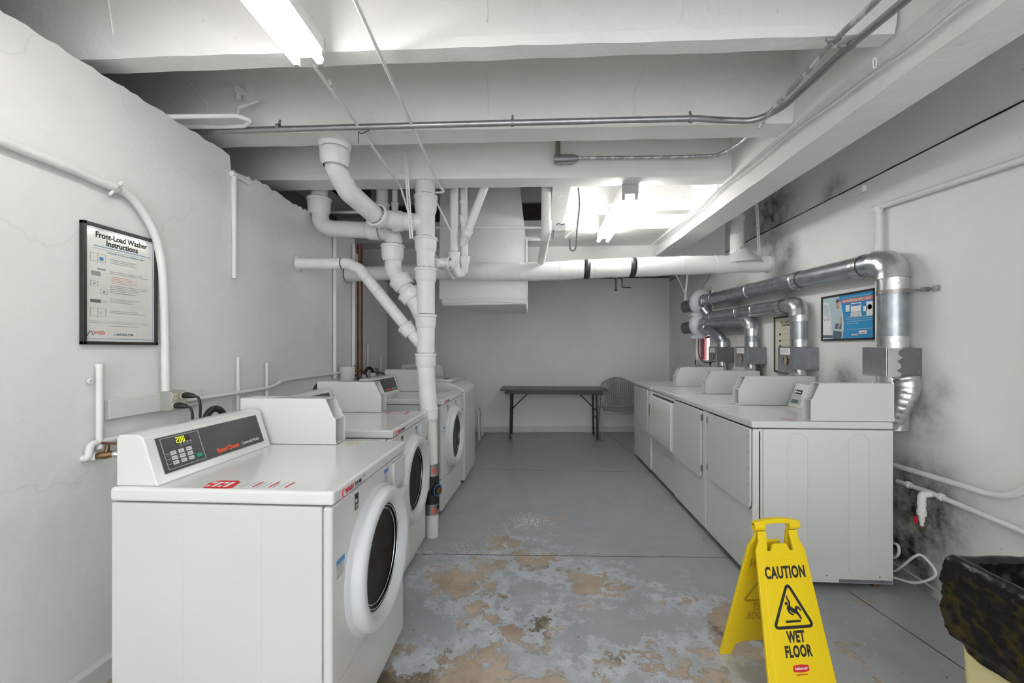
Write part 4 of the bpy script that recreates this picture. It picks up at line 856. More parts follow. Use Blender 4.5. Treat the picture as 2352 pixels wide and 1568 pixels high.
MB().box(XL+.075, XL+.078, y0+.022, y1-.002, 1.047, 1.133).build('cover_plate', mat('outlet_cover', (.50,.50,.45), .5, .2), t, .002)
ym = (y0+.02+y1)/2
for yy in (ym-.022, ym+.022):
    for zz_ in (1.068, 1.110):
        r_ = MB().cyl((XL+.077,yy,zz_),(XL+.081,yy,zz_),.0155).build('socket', M_ivory, t, .001)
        s = MB(); [decal(s, (XL+.0811,yy+k*.006-.001,zz_-.004),(0,1,0),(0,0,1),.002,.009,.0003) for k in (-1,1)]; s.build('socket_slot', M_gap, r_)
for k, (yy, zz_, lab) in enumerate(((ym+.022, 1.110, 'upper black power plug in the outlet box'),(ym-.022, 1.068, 'lower black power plug in the outlet box'))):
    t = thing('power_plug', (XL+.081, yy, zz_), lab, 'power plug')
    MB().tube([(XL+.082,yy,zz_),(XL+.10,yy,zz_+.001),(XL+.125,yy+.002,zz_-.002),(XL+.135,yy+.003,zz_-.006)], [.013,.015,.011,.006], 12).build('plug_body', M_rub, t)
    MB().tube(smooth([(XL+.130,yy+.003,zz_-.003),(XL+.150,yy+.004,zz_-.012),(XL+.158,yy+.005,zz_-.05),(XL+.155,yy+.006,zz_-.14),(XL+.14,yy+.01,zz_-.35)], 6), .0055, 10).build('power_cord', M_rub, t)
# horizontal conduit to the right of the box
p = [at(425,920,X=XL+.03), at(600,893,X=XL+.03), at(640,880,X=XL+.03), at(660,872,X=XL+.03), at(800,853,X=XL+.03)]
run('outlet_feed_conduit', p, .0105, M_pipe, 'thin white conduit running right from the outlet box along the wall', sm=True)
# stand pipes
def stand(px, top_, bot, r, label, cap=True, name='stub_standpipe'):
    a, b = at(px,top_,X=XL+.02), at(px,bot,X=XL+.02); t = thing(name, (b.x,a.y,b.z), label, 'pipe')
    MB().cyl((a.x,a.y,b.z), (a.x,a.y,a.z), r).build('upright', M_pipe, t)
    if cap: MB().cyl((a.x,a.y,a.z-.012), (a.x,a.y,a.z+.004), r*1.15).build('cap', M_pipe, t)
    return t
t = stand(229,838,1030,.0115,'short capped white standpipe above the nearest faucet, with a loose clamp')
a = at(214,875,X=XL+.02); MB().tube([a+V((-.01,.004*math.cos(k/8*6.28)*2-.0,.008*math.sin(k/8*6.28))) + V((0,0,0)) for k in range(1,8)], .0045, 8).build('loose_clamp', M_pipe, t)
stand(547,822,945,.0085,'thin capped wall stub pipe behind the first coin box, nearer one')
stand(613,835,925,.0085,'thin capped wall stub pipe behind the first coin box, farther one')
p = [at(545,402,X=XL+.02), at(541,402,X=XL+.02), at(541,640,X=XL+.015)]
a = at(541,402,X=XL+.02); b = at(543,640,X=XL+.02)
t = thing('painted_wall_pipe', (a.x,a.y,b.z), 'white painted pipe with an elbow at the notch in the left wall top', 'pipe')
MB().tube([(XL+.012,a.y,a.z+.005),(XL+.012,a.y,b.z)], [.015,.012], 14).build('upright', M_pipe, t)
MB().tube([(XL+.012,a.y-.02,a.z),(XL+.012,a.y+.07,a.z+.005),(XL+.012,a.y+.12,a.z+.003)], [.014,.012,.012], 14).build('elbow_arm', M_pipe, t)
for px, lb in ((769,'tall thin white pipe on the left wall, nearer one before the copper pipes'),(812,'tall thin white pipe at the wall corner beside the copper pipes')):
    a = at(px,545 if px < 800 else 560,X=XL+.02); b = at(px,868,X=XL+.02); t = thing('tall_wall_pipe', (a.x,a.y,b.z), lb, 'pipe')
    MB().cyl((a.x,a.y,b.z),(a.x,a.y,a.z),.0145 if px < 800 else .0165).build('upright', M_pipe, t)
    MB().lathe([(.016,-.012),(.021,-.010),(.021,.010),(.016,.012)], (a.x,a.y,b.z+.03), (0,0,1), 16).build('coupling', M_pipe, t)
for px, lb in ((823,'old copper pipe, left one of the pair past the wall corner'),(831,'old copper pipe, right one of the pair past the wall corner')):
    a = at(px,562,X=XL+.0); b = at(px,872,X=XL+.0); tag(MB().cyl((a.x,a.y,b.z),(a.x,a.y,a.z),.0105).build('copper_pipe', M_cop), lb, 'pipe', 'copper risers')
# nearest faucet and its pipe
t = thing('wall_faucet', at(240,1040,X=XL+.05), 'old brass wall faucet beside the nearest washer, hose attached', 'faucet')
f0 = at(203,1050,X=XL+.02); f1 = at(210,1022,X=XL+.02); f2 = at(265,1012,X=XL+.02)
MB().tube(fillet([f0+V((-.02,0,-.005)), f0, f1+V((0,-.004,.004)), f2+V((0,.1,.008))], .022, 6), .0125, 16).build('supply_pipe', M_pipe, t)
g0 = at(222,1047,X=XL+.025); g1 = g0+V((.045,.022,.004)); g2 = g1+V((.03,.015,-.004))
MB().cyl(g0-V((.02,.01,0)), g0, .017, n=8).build('coupling_nut', M_pipe, t)
MB().tube([g0, g0.lerp(g1,.5), g1], [.011,.0165,.012], 16).build('faucet_body', M_brass, t)
MB().tube([g0.lerp(g1,.55), g0.lerp(g1,.55)+V((.006,.004,.038))], [.011,.006], 14).build('valve_stem', M_brass, t)
h0 = g0.lerp(g1,.55)+V((.007,.005,.044)); MB().tube([h0+V((-.012,-.018,.006)), h0, h0+V((.012,.018,-.006))], [.005,.004,.005], 10).build('tee_handle', M_cop, t)
MB().tube([g1, g1+V((.008,.004,-.001)), g2], [.014,.0155,.0135], 18).build('hose_nut', M_galvL, t)
MB().tube(smooth([g2, g2+V((.03,.015,-.008)), g2+V((.06,.03,-.05)), g2+V((.05,.06,-.3))], 5), .008, 12).build('supply_hose', M_rub, t)
# black drain hoses
def hose(px, py, span, label, X0=XL+.10):
    c = at(px,py,X=X0); t = thing('drain_hose', c, label, 'hose'); pts = []
    for k in range(30):
        a_ = math.pi*k/29; pts.append(c + V((-.02*math.cos(a_), -math.cos(a_)*span, math.sin(a_)*.075)))
    pts = [pts[0]+V((0,0,-.28))] + [pts[0]+V((0,0,-.28*f)) for f in (.75,.5,.25)] + pts + [pts[-1]+V((0,0,-.06))]
    MB().tube(pts, [.0150 if k % 2 else .0165 for k in range(len(pts))], 14).build('hose_tube', M_rub, t); return t
hose(494,972,.040,'black drain hose arching up behind the nearest washer console')
hose(736,905,.05,'black drain hose arching beside the second coin box', XL+.14)
hose(848,862,.055,'black drain hose arching into a white standpipe near the back corner', XL+.08)
a = at(847,845,X=XL+.08); b = at(850,875,X=XL+.08)
t = thing('drain_receiver', (a.x+.0,a.y-.03,.95), 'wide white standpipe that takes the hose near the back corner', 'pipe')
MB().cyl((a.x-.02,a.y-.05,.9),(a.x-.02,a.y-.05,a.z-.06),.03).build('upright', M_pipe, t)
MB().tube([(a.x+.02,a.y+.05,.9),(a.x+.02,a.y+.05,a.z-.05)], [.03,.03], 20).build('second_upright', M_pipe, t)
# white bucket-like funnel
c = at(797,858,X=XL+.06); t = thing('drain_funnel', c, 'white painted cup shaped drain funnel on the wall between tall pipes', 'funnel')
MB().lathe([(.0,-.10),(.055,-.10),(.066,-.02),(.072,.06),(.070,.062),(.062,-.02),(.0,-.09)], c, (0,0,1), 24).build('funnel_cup', M_wood, t)
def valve(px, py, label, X0=XL+.05, s=1.0):
    c = at(px,py,X=X0); t = thing('shutoff_valve', c, label, 'faucet')
    MB().tube([c+V((-.05,0,0)), c, c+V((.03,.01,0))], [.011,.014,.012], 12).build('valve_body', M_brass, t)
    MB().tube([c, c+V((.002,.002,.035))], [.009,.005], 10).build('valve_stem', M_brass, t)
    MB().tube([c+V((-.01,-.02,.045)), c+V((.002,.002,.038)), c+V((.012,.022,.034))], .005, 8).build('valve_handle', M_brass, t)
    MB().tube(smooth([c+V((.03,.01,0)), c+V((.06,.02,-.015)), c+V((.09,.03,-.06)), c+V((.1,.05,-.25))], 4), .008, 10).build('supply_hose', M_rub, t)
valve(800,858,'dark brass valve in front of the drain funnel')
valve(818,850,'dark brass valve below the copper pipes')
valve(866,855,'rusty brass valve nearest the back left corner', XL-.03)
for px, tp, lb in ((845,790,'thin white pipe rising behind the wide standpipe'),(875,820,'thinnest white pipe stub at the back left corner')):
    a = at(px,tp,X=-1.765); tag(MB().cyl((a.x,a.y,.9),(a.x,a.y,a.z),.010).build('thin_standpipe', M_pipe), lb, 'pipe')
# machine power cord on top of far coin box
c = at(933,846,Y=4.62); tag(MB().tube(smooth([c+V((-.05,0,-.02)), c+V((-.02,0,.004)), c+V((.02,0,.002)), c+V((.05,0,-.03))], 5), .004, 8).build('loose_cord', M_rub), 'short black cord lying over the farthest left coin box', 'cord')

# ------------------------------------------------------------------ right wall services
XR = 2.12
a = at(2010,478,X=XR-.03)
t = thing('right_wall_conduit', a, 'white conduit running along the right wall and turning down behind the large duct', 'conduit')
pp = [at(2480,310,X=XR-.03), at(2352,365,X=XR-.03), at(2040,470,X=XR-.03), at(2018,482,X=XR-.03), at(2018,520,X=XR-.03), V((XR-.03, at(2018,520,X=XR-.03).y, 1.0))]
a = pp[1]; pp[0] = V((a.x, -1.5, a.z))
MB().tube(fillet(pp[:2]+[at(2018,476,X=XR-.03)]+[V((XR-.03, at(2018,520,X=XR-.03).y, 1.0))], .02, 4), .0165, 18).build('conduit_tube', M_pipe, t)
c = at(2018,477,X=XR-.03); MB().tube([c+V((0,.035,0)), c+V((0,-.02,.003))], .023, 16).build('elbow_body', M_pipe, t); MB().cyl(c+V((0,0,-.03)), c+V((0,0,0)), .0225).build('elbow_collar', M_pipe, t)
c = at(1967,438,X=XR-.03); t = thing('small_bracket', c, 'small white plate bracket just below the crack on the right wall', 'bracket')
MB().box(XR-.03,XR-.002,c.y-.05,c.y+.045,c.z-.022,c.z+.018).build('plate', M_pipe, t, .004)
p = [at(2030,1062,X=XR-.04), at(2060,1070,X=XR-.04), at(2200,1112,X=XR-.04), at(2270,1134,X=XR-.04), at(2318,1137,X=XR-.04), at(2352,1122,X=XR-.04), at(2420,1070,X=XR-.04), V((XR-.04, at(2440,1000,X=XR-.04).y, 1.1)), V((XR-.04, at(2440,1000,X=XR-.04).y, 2.0))]
run('swooping_wall_pipe', p, .0145, M_pipe, 'white pipe sloping then swooping up on the right wall behind the nearest dryer', 'pipe', sm=True)
t = thing('gas_pipe', at(2140,1130,X=XR-.04), 'white gas pipe with tee and red handled valve low on the right wall', 'pipe')
g = [at(2062,1105,X=XR-.04), at(2140,1132,X=XR-.04), at(2352,1222,X=XR-.04), V((XR-.04, .2, .42))]
MB().tube(g, .013, 16).build('pipe_run', M_pipe, t)
for px, py in ((2087,1113),(2162,1141)): MB().lathe([(.013,-.012),(.0185,-.010),(.0185,.010),(.013,.012)], at(px,py,X=XR-.04), (0,1,.15), 18).build('coupling', M_pipe, t)
c = at(2140,1134,X=XR-.04); e = c+V((-.05,0,-.004))
MB().tube(fillet([c, e, e+V((0,0,-.06))], .02, 5), .0175, 18).build('tee_elbow', M_pipe, t)
MB().tube([e+V((0,0,z_)) for z_ in (-.04,-.06,-.061,-.085,-.086,-.11,-.111,-.135,-.15,-.165)], [.019,.019,.016,.019,.021,.020,.013,.013,.009,.008], 16).build('valve_body', M_pipe, t)
MB().cyl(e+V((0,0,-.165)), e+V((0,0,-.185)), .009, .006).build('valve_nipple', M_brass, t)
plabel(MB().box(e.x-.035,e.x-.02,e.y-.004,e.y+.008,e.z-.155,e.z-.115).build('valve_handle', M_valve, t, .003), 'red valve handle')
p = [at(2030,1300,X=XR-.10), at(2056,1310,X=XR-.10), at(2100,1278,X=XR-.10), at(2120,1277,X=XR-.08), at(2148,1310,X=XR-.07), at(2140,1328,X=XR-.07), at(2100,1338,X=XR-.09), at(2056,1327,X=XR-.12), at(2020,1322,X=XR-.15)]
tag(MB().tube(smooth(p, 6), .0065, 10).build('flex_cord', M_pipe), 'looped dirty white cord sticking out from behind the nearest dryer', 'cord')
p = [at(2040,1245,X=XR-.12), at(2060,1250,X=XR-.12), at(2065,1265,X=XR-.12), at(2058,1278,X=XR-.12), at(2035,1280,X=XR-.12)]
tag(MB().tube(smooth(p, 5), .0075, 10).build('small_cord_loop', M_pipe), 'small white cord loop behind the back edge of the nearest dryer', 'cord')
tag(MB().tube([at(2052,1292,X=XR-.012), at(2120,1335,X=XR-.012), at(2175,1372,X=XR-.012)], .006, 8).build('floor_edge_pipe', M_pipeD), 'thin dark pipe running low along the right wall behind the bag', 'pipe')
# foil transition from the nearest lint box to the dryer
t = thing('flexible_dryer_hose', (2.05,2.44,.95), 'crumpled metal hose between the foil wrapped box and the nearest dryer', 'duct')
hp = smooth([(2.05,2.43,1.17),(2.05,2.42,1.10),(2.035,2.43,1.02),(2.02,2.46,.93),(2.0,2.5,.85)], 8)
MB().tube(hp, [.062-.0009*k+(.004 if k % 3 == 0 else 0) for k in range(len(hp))], 22).build('hose_body', M_foil, t)
# black cable by window, wires on the fans
tag(MB().tube(smooth([at(1606,760,X=2.09), at(1604,800,X=2.09), at(1608,822,X=2.09), at(1622,832,X=2.09), at(1645,830,X=2.06)], 6), .006, 8).build('window_cable', M_rub), 'black cable drooping in front of the small window', 'cable')
tag(MB().tube([at(1550,628,Y=4.85), at(1562,648,Y=4.95), at(1580,690,Y=5.1)], .005, 6).build('fan_support_wire', M_pipe), 'thin pale wire hanging to the upper duct fan from the left', 'wire')
tag(MB().tube([at(1634,628,Y=4.9), at(1612,662,Y=5.1)], .006, 6).build('fan_support_rod', M_emt), 'thin dark rod hanging to the upper duct fan from the right', 'wire')
tag(MB().tube(smooth([at(1625,662,Y=5.05), at(1630,654,Y=5.05), at(1637,658,Y=5.05), at(1638,668,Y=5.05)], 4), .004, 6).build('cable_loop', M_ivory), 'small cream wire loop on top of the upper duct fan', 'wire')
# dark conduit and rail at the top of the back wall
t = thing('back_wall_rail', at(1400,640,Y=6.5), 'thin dark metal rail along the top of the back wall', 'rail')
yb = lambda x: 6.37 + (x+3.2)*.0677
MB().tube([(-.1,yb(-.1)-.02,2.45),(1.35,yb(1.35)-.02,2.45)], .012, 8).build('rail', M_blkp, t)
MB().tube([(1.35,yb(1.35)-.03,2.45),(1.36,yb(1.36)-.03,2.30),(1.50,yb(1.5)-.03,2.295)], .008, 8).build('end_hook', M_blkp, t)
MB().tube([(1.26,yb(1.26)-.03,2.45),(1.262,yb(1.26)-.03,2.27)], .010, 8).build('drop_rod', M_band, t)
MB().cyl((1.262,yb(1.26)-.03,2.27),(1.262,yb(1.26)-.03,2.245),.014).build('drop_rod_end', M_blkp, t)

# ------------------------------------------------------------------ posters
def poster(y0, y1, z0, z1, X, s, label, paper, fr=.013):
    """s=+1 on left wall facing +x, -1 on right wall"""
    t = thing('framed_poster', (X, (y0+y1)/2, z0), label, 'poster')
    d = s*.018; xs = sorted((X, X+d)); mb = MB()
    mb.box(xs[0],xs[1],y0,y0+fr,z0,z1).box(xs[0],xs[1],y1-fr,y1,z0,z1).box(xs[0],xs[1],y0,y1,z0,z0+fr).box(xs[0],xs[1],y0,y1,z1-fr,z1)
    mb.build('frame', M_blkp, t, .0015)
    xs = sorted((X+s*.002, X+s*.011)); MB().box(xs[0],xs[1],y0+fr*.5,y1-fr*.5,z0+fr*.5,z1-fr*.5).build('sheet', paper, t)
    u = V((0,s,0)); v = V((0,0,1)); o = V((X+s*.0112, y0+fr if s > 0 else y1-fr, z0+fr)); W_, H_ = (y1-y0-2*fr), (z1-z0-2*fr)
    def B(items, m, name, e=0):
        k = MB(); [decal(k, o+u*a*W_+v*b*H_+u.cross(v)*e, u, v, c*W_, d_*H_, .0003) for a, b, c, d_ in items]; return k.build(name, m, t)
    def Tx(s_, a, b, size, m, sx=1, bold=0, al='LEFT', e=0): return text('lettering', s_, size, m, t, o+u*a*W_+v*b*H_+u.cross(v)*e, u, v, sx, bold, al, .0002, local=False)
    return t, B, Tx, u, v, o, W_, H_
t, B, Tx, u, v, o, W_, H_ = poster(1.468, 1.778, 1.345, 1.818, XL, 1, 'black framed washer instruction poster on the left wall', M_paper)
Tx('Front-Load Washer', .5, .915, .0315, M_blk, .84, .0009, 'CENTER'); Tx('Instructions', .5, .855, .0315, M_blk, .88, .0009, 'CENTER')
B([(.10,.835,.84,.006)], M_blu, 'blue_rule'); B([(0,.985,1,.002),(.97,0,.003,.985),(0,.02,1,.004)], M_blu, 'border_lines')
B([(.09,.815,.88,.003)], M_gry, 'small_print'); Tx('LAUNDRY ROOM is for RESIDENTS ONLY', .56, .790, .0085, M_blu, 1, 0, 'CENTER')
rows = [(.74,3),(.63,2),(.505,5),(.385,3),(.275,2)]; it = []
for b_, n_ in rows:
    for k in range(n_): it.append((.32, b_-.016*k, .46+.13*math.sin(b_*90+k), .0045))
B(it, M_gry, 'text_lines'); B([(.34,.585-.014*k,.30+.08*(k % 2),.003) for k in range(5)], M_pink, 'red_text_lines'); B([(.38,.46-.012*k,.42-.05*k,.0025) for k in range(4)] + [(.5,.34-.012*k,.32,.0025) for k in range(3)], M_lgr, 'faint_lines')
B([(.04,.175-.014*k,.86+.04*k,.003) for k in range(2)] + [(.30,.138,.44,.004)], M_gry, 'footer_lines')
for b_ in (.70, .22):
    B([(.06,b_,.20,.002),(.06,b_+.07,.20,.002),(.06,b_,.004,.07),(.26,b_,.004,.07),(.155,b_-.01,.004,.085)], M_gry, 'door_drawing'); B([(.18,b_+.015,.05,.03)], M_blu if b_ > .5 else M_lgr, 'drawing_fill')
B([(.07,.575,.12,.04),(.15,.63,.11,.015)], M_gry, 'drawer_drawing'); B([(.06,.485,.10,.003),(.06,.525,.10,.003),(.06,.485,.004,.042),(.155,.485,.004,.042),(.10,.495,.025,.018),(.19,.42,.10,.003),(.19,.46,.10,.003),(.19,.42,.004,.042),(.285,.42,.004,.042),(.225,.43,.03,.02)], M_gry, 'icon_boxes')
B([(.06,.34,.135,.028)], M_boxD, 'panel_drawing'); B([(.20,.34,.08,.026)], M_lgr, 'panel_keys')
Tx('WEB', .10, .062, .0185, M_pink, 1.1, .0004); Tx('1-800-824-7780', .52, .055, .0125, M_slate, 1, .0003, 'CENTER')
B([(.30,.03,.42,.002),(.30,.105,.42,.002),(.30,.03,.003,.075),(.72,.03,.003,.075)], M_lgr, 'phone_box'); B([(.80,.085-.014*k,.14,.003) for k in range(3)] + [(.80,.03,.12,.003),(.33,.09,.14,.003),(.40,.036,.22,.003)], M_lgr, 'side_lines')
k = MB().tube([o+u*(.02+.075*f)*W_+v*(.045+.045*math.sin(f*3))*H_+V((.0006,0,0)) for f in [i/8 for i in range(9)]], .0014, 6); k.build('swoosh', M_slate, t)
# blue poster
t, B, Tx, u, v, o, W_, H_ = poster(2.705, 3.190, 1.385, 1.708, XR, -1, 'black framed blue advertising poster on the right wall', M_skyb)
def shape(pts, m, name, e=.0003): 
    k = MB(); P_ = [o+u*a*W_+v*b*H_+u.cross(v)*e for a, b in pts]; n_ = u.cross(v)*.0003; m_ = len(P_)
    k.add(P_+[p_+n_ for p_ in P_], [list(range(m_)), list(range(m_, 2*m_))] + [(i, (i+1) % m_, m_+(i+1) % m_, m_+i) for i in range(m_)]); return k.build(name, m, t)
shape([(0,0),(.415,0),(.43,.14),(.435,.38),(.42,.55),(.39,.75),(.33,1),(0,1)], M_pale, 'photo_area')
shape([(.415,0),(.425,0),(.445,.2),(.448,.38),(.43,.57),(.40,.77),(.345,1),(.33,1),(.39,.75),(.42,.55),(.435,.38),(.43,.14)], M_wht, 'photo_edge', .0006)
shape([(0,0),(.22,0),(.20,.12),(.17,.55),(.14,.86),(.03,.9),(0,.86)], M_wht, 'van_body', .0006); shape([(.01,.58),(.145,.52),(.135,.82),(.04,.86),(.01,.84)], M_pale, 'van_window', .0009)
shape([(.17,.52),(.25,.50),(.23,.68),(.17,.8)], M_pale, 'door_window', .0009); shape([(0,.03),(.22,.02),(.22,.09),(0,.10)], M_slate, 'van_shadow', .0009)
Tx('WEB', .015, .44, .034, M_gry, .9, 0, 'LEFT', .0010)
shape([(.22,.0),(.40,.0),(.41,.16),(.24,.20)], M_slate, 'toolbox', .0009); shape([(.28,.36),(.41,.36),(.415,.60),(.40,.72),(.36,.76),(.30,.72),(.27,.56)], M_pale, 'worker_shirt', .0010); shape([(.30,.72),(.35,.70),(.37,.80),(.36,.87),(.31,.88),(.29,.80)], M_skin, 'worker_face', .0012)
shape([(.27,.24),(.40,.22),(.41,.36),(.28,.36)], M_slate, 'worker_trousers', .0010); shape([(.385,.50),(.415,.52),(.40,.36),(.345,.22),(.32,.24),(.36,.36)], M_skin, 'worker_arm', .0014); shape([(.28,.85),(.37,.87),(.36,.94),(.30,.93)], M_slate, 'worker_hair', .0012)
B([(.40,.815,.60,.085)], M_pink, 'web_address_band', .0003); Tx('www.fixlaundry.com', .42, .83, .030, M_wht, .98, 0, 'LEFT', .0008)
B([(.41,.93,.54,.010)] + [(.49,.47-.045*k,.48-.08*(k == 3)*3,.010) for k in range(4)] + [(.48,.20,.50,.010)], M_pale, 'text_lines', .0006)
B([(.49,.60,.075,.18)], M_wht, 'phone_picture', .0006); B([(.49,.765,.075,.02),(.49,.595,.075,.015)], M_blk, 'phone_ends', .0009)
B([(.59,.59,.19,.20)], M_wht, 'laptop_screen', .0006); B([(.60,.72,.17,.05)], M_blu, 'screen_picture', .0009); shape([(.59,.585),(.78,.585),(.80,.48),(.575,.49)], M_lgr, 'laptop_base', .0006)
B([(.875,.48,.12,.30),(.82,.58,.07,.11)], M_wht, 'washer_picture', .0006); k = MB().lathe([(0,0),(.017,0),(.017,.0004)], o+u*.935*W_+v*.66*H_+u.cross(v)*.0009, u.cross(v), 20); k.build('washer_door_picture', M_blu, t)
B([(.60,.06,.12,.035),(.74,.09,.14,.075)], M_wht, 'badge_pictures', .0006); B([(.61,.065,.10,.015),(.76,.11,.09,.02)], M_pink, 'badge_marks', .0009)
# dryer instruction poster
t, B, Tx, u, v, o, W_, H_ = poster(3.50, 3.800, 1.125, 1.605, XR, -1, 'black framed cream dryer instruction poster partly hidden by a duct', M_paper2)
Tx('Dryer Instructions', .60, .90, .034, M_blk, .75, .0006, 'CENTER'); Tx('Single/Stack', .56, .84, .034, M_blk, .78, .0006, 'CENTER')
B([(.08,.80,.84,.003),(.25,.775,.6,.006)], M_gry, 'rules'); it = []; 
for b_ in (.70,.58,.48,.39,.27,.16): it += [(.40,b_,.45,.005),(.40,b_-.02,.2,.003)]
B(it, M_gry, 'text_lines'); B([(.22,b_-.03,.09,.04) for b_ in (.70,.58,.48,.37)], M_blk, 'pictograms')

# ------------------------------------------------------------------ furniture at the back wall
t = thing('folding_table', (.24, 6.2, 0), 'long dark folding table with brown legs against the back wall', 'table')
zt_ = .735; xa, xb_ = -.53, 1.03; ya, yb_ = 5.99, 6.54
mb = MB().prism([(xa,ya+.02),(xa+.015,ya),(xb_-.015,ya),(xb_,ya+.02),(xb_,yb_),(xa,yb_)], 'z', zt_-.017, zt_); mb.build('table_top', M_top, t, .004)
MB().box(xa+.07,xb_-.07,ya+.05,ya+.07,zt_-.072,zt_-.017).build('apron', M_blkp, t, .003); MB().box(xa+.07,xb_-.07,yb_-.07,yb_-.05,zt_-.072,zt_-.017).build('rear_apron', M_blkp, t, .003)
for sx, s in ((xa+.16,1),(xb_-.16,-1)):
    for yy in (ya+.06, yb_-.06):
        MB().tube(fillet([(sx,yy+(.02 if yy < 6.2 else -.02),zt_-.06),(sx-s*.01,yy+(.01 if yy < 6.2 else -.01),.22),(sx-s*.015,yy-(.0 if yy < 6.2 else -.0),0)], .05, 4), .014, 12).build('leg', M_blkp, t)
    MB().tube([(sx-s*.012,ya+.065,.24),(sx-s*.012,ya+.10,.30),(sx-s*.012,yb_-.10,.30),(sx-s*.012,yb_-.065,.24)], .010, 10).build('leg_crossbar', M_blkp, t)
    MB().tube([(sx,ya+.08,.42),(sx+s*.05,ya+.08,.48),(sx+s*.26,ya+.08,zt_-.05)], .008, 8).build('folding_brace', M_blkp, t)
t = thing('perforated_chair', (1.22, 6.2, 0), 'grey perforated metal chair between folding table and farthest dryer', 'chair')
cx, cy0 = 1.24, 6.02
def back(a, b):
    th = math.radians(200 - 220*a + 0); xx = cx + .26*math.cos(math.radians(180-180*a)); zt2 = .44 + (.33 + .10*math.sin(math.pi*a) - .0)*b*1.0
    return V((cx - .255 + .51*a, 6.44 + .03*b - .10*(abs(2*a-1))**2, zt2))
MB().grid(back, 18, 15, False).build('backrest', M_chair, t, wire=.011)
MB().grid(lambda a, b: V((cx-.25+.50*a, cy0+.03+.38*b, .445-.02*math.sin(math.pi*a)+(-.045*(1-b)**3))), 18, 14, False).build('seat', M_chair, t, wire=.011)
rim = [back(0, k/6) for k in range(7)] + [back(k/14, 1) + V((0,0,.012)) for k in range(1,14)] + [back(1, 1-k/6) for k in range(7)]
MB().tube(smooth(rim, 3), .011, 10).build('back_rim', M_chair, t)
MB().tube(smooth([(cx-.26,6.42,.44),(cx-.26,6.2,.45),(cx-.255,6.04,.44),(cx-.22,6.0,.415),(cx,5.985,.40),(cx+.22,6.0,.415),(cx+.255,6.04,.44),(cx+.26,6.2,.45),(cx+.26,6.42,.44)], 4), .010, 10).build('seat_rim', M_chair, t)
for s in (-1, 1):
    x0 = cx + s*.27
    MB().tube(fillet([(x0+s*.02,6.40,.66),(x0+s*.03,6.10,.66),(x0+s*.035,6.02,.45),(x0+s*.03,5.98,.011),(x0+s*.02,6.48,.011),(x0,6.42,.44)], .03, 5), .010, 10).build('sled_leg', M_chair, t)
t = thing('white_stool', (-.95, 6.1, 0), 'low white stool with thin legs, half hidden behind the far left washer', 'stool')
zs = .435
MB().box(-1.22,-.86,5.98,6.30,zs-.02,zs).build('stool_top', M_en, t, .012, 3)
for x, y in ((-1.2,6.0),(-1.2,6.28),(-.87,6.28),(-.87,6.0)):
    MB().tube(fillet([(x-.02 if x > -1 else x+.02,y,zs-.012),(x+(.022 if x > -1 else -.01),y-.0,zs-.03),(x+(.042 if x > -1 else -.035),y+(-.02 if y < 6.1 else .02),0)], .02, 4), .016, 10).build('leg', M_en, t)

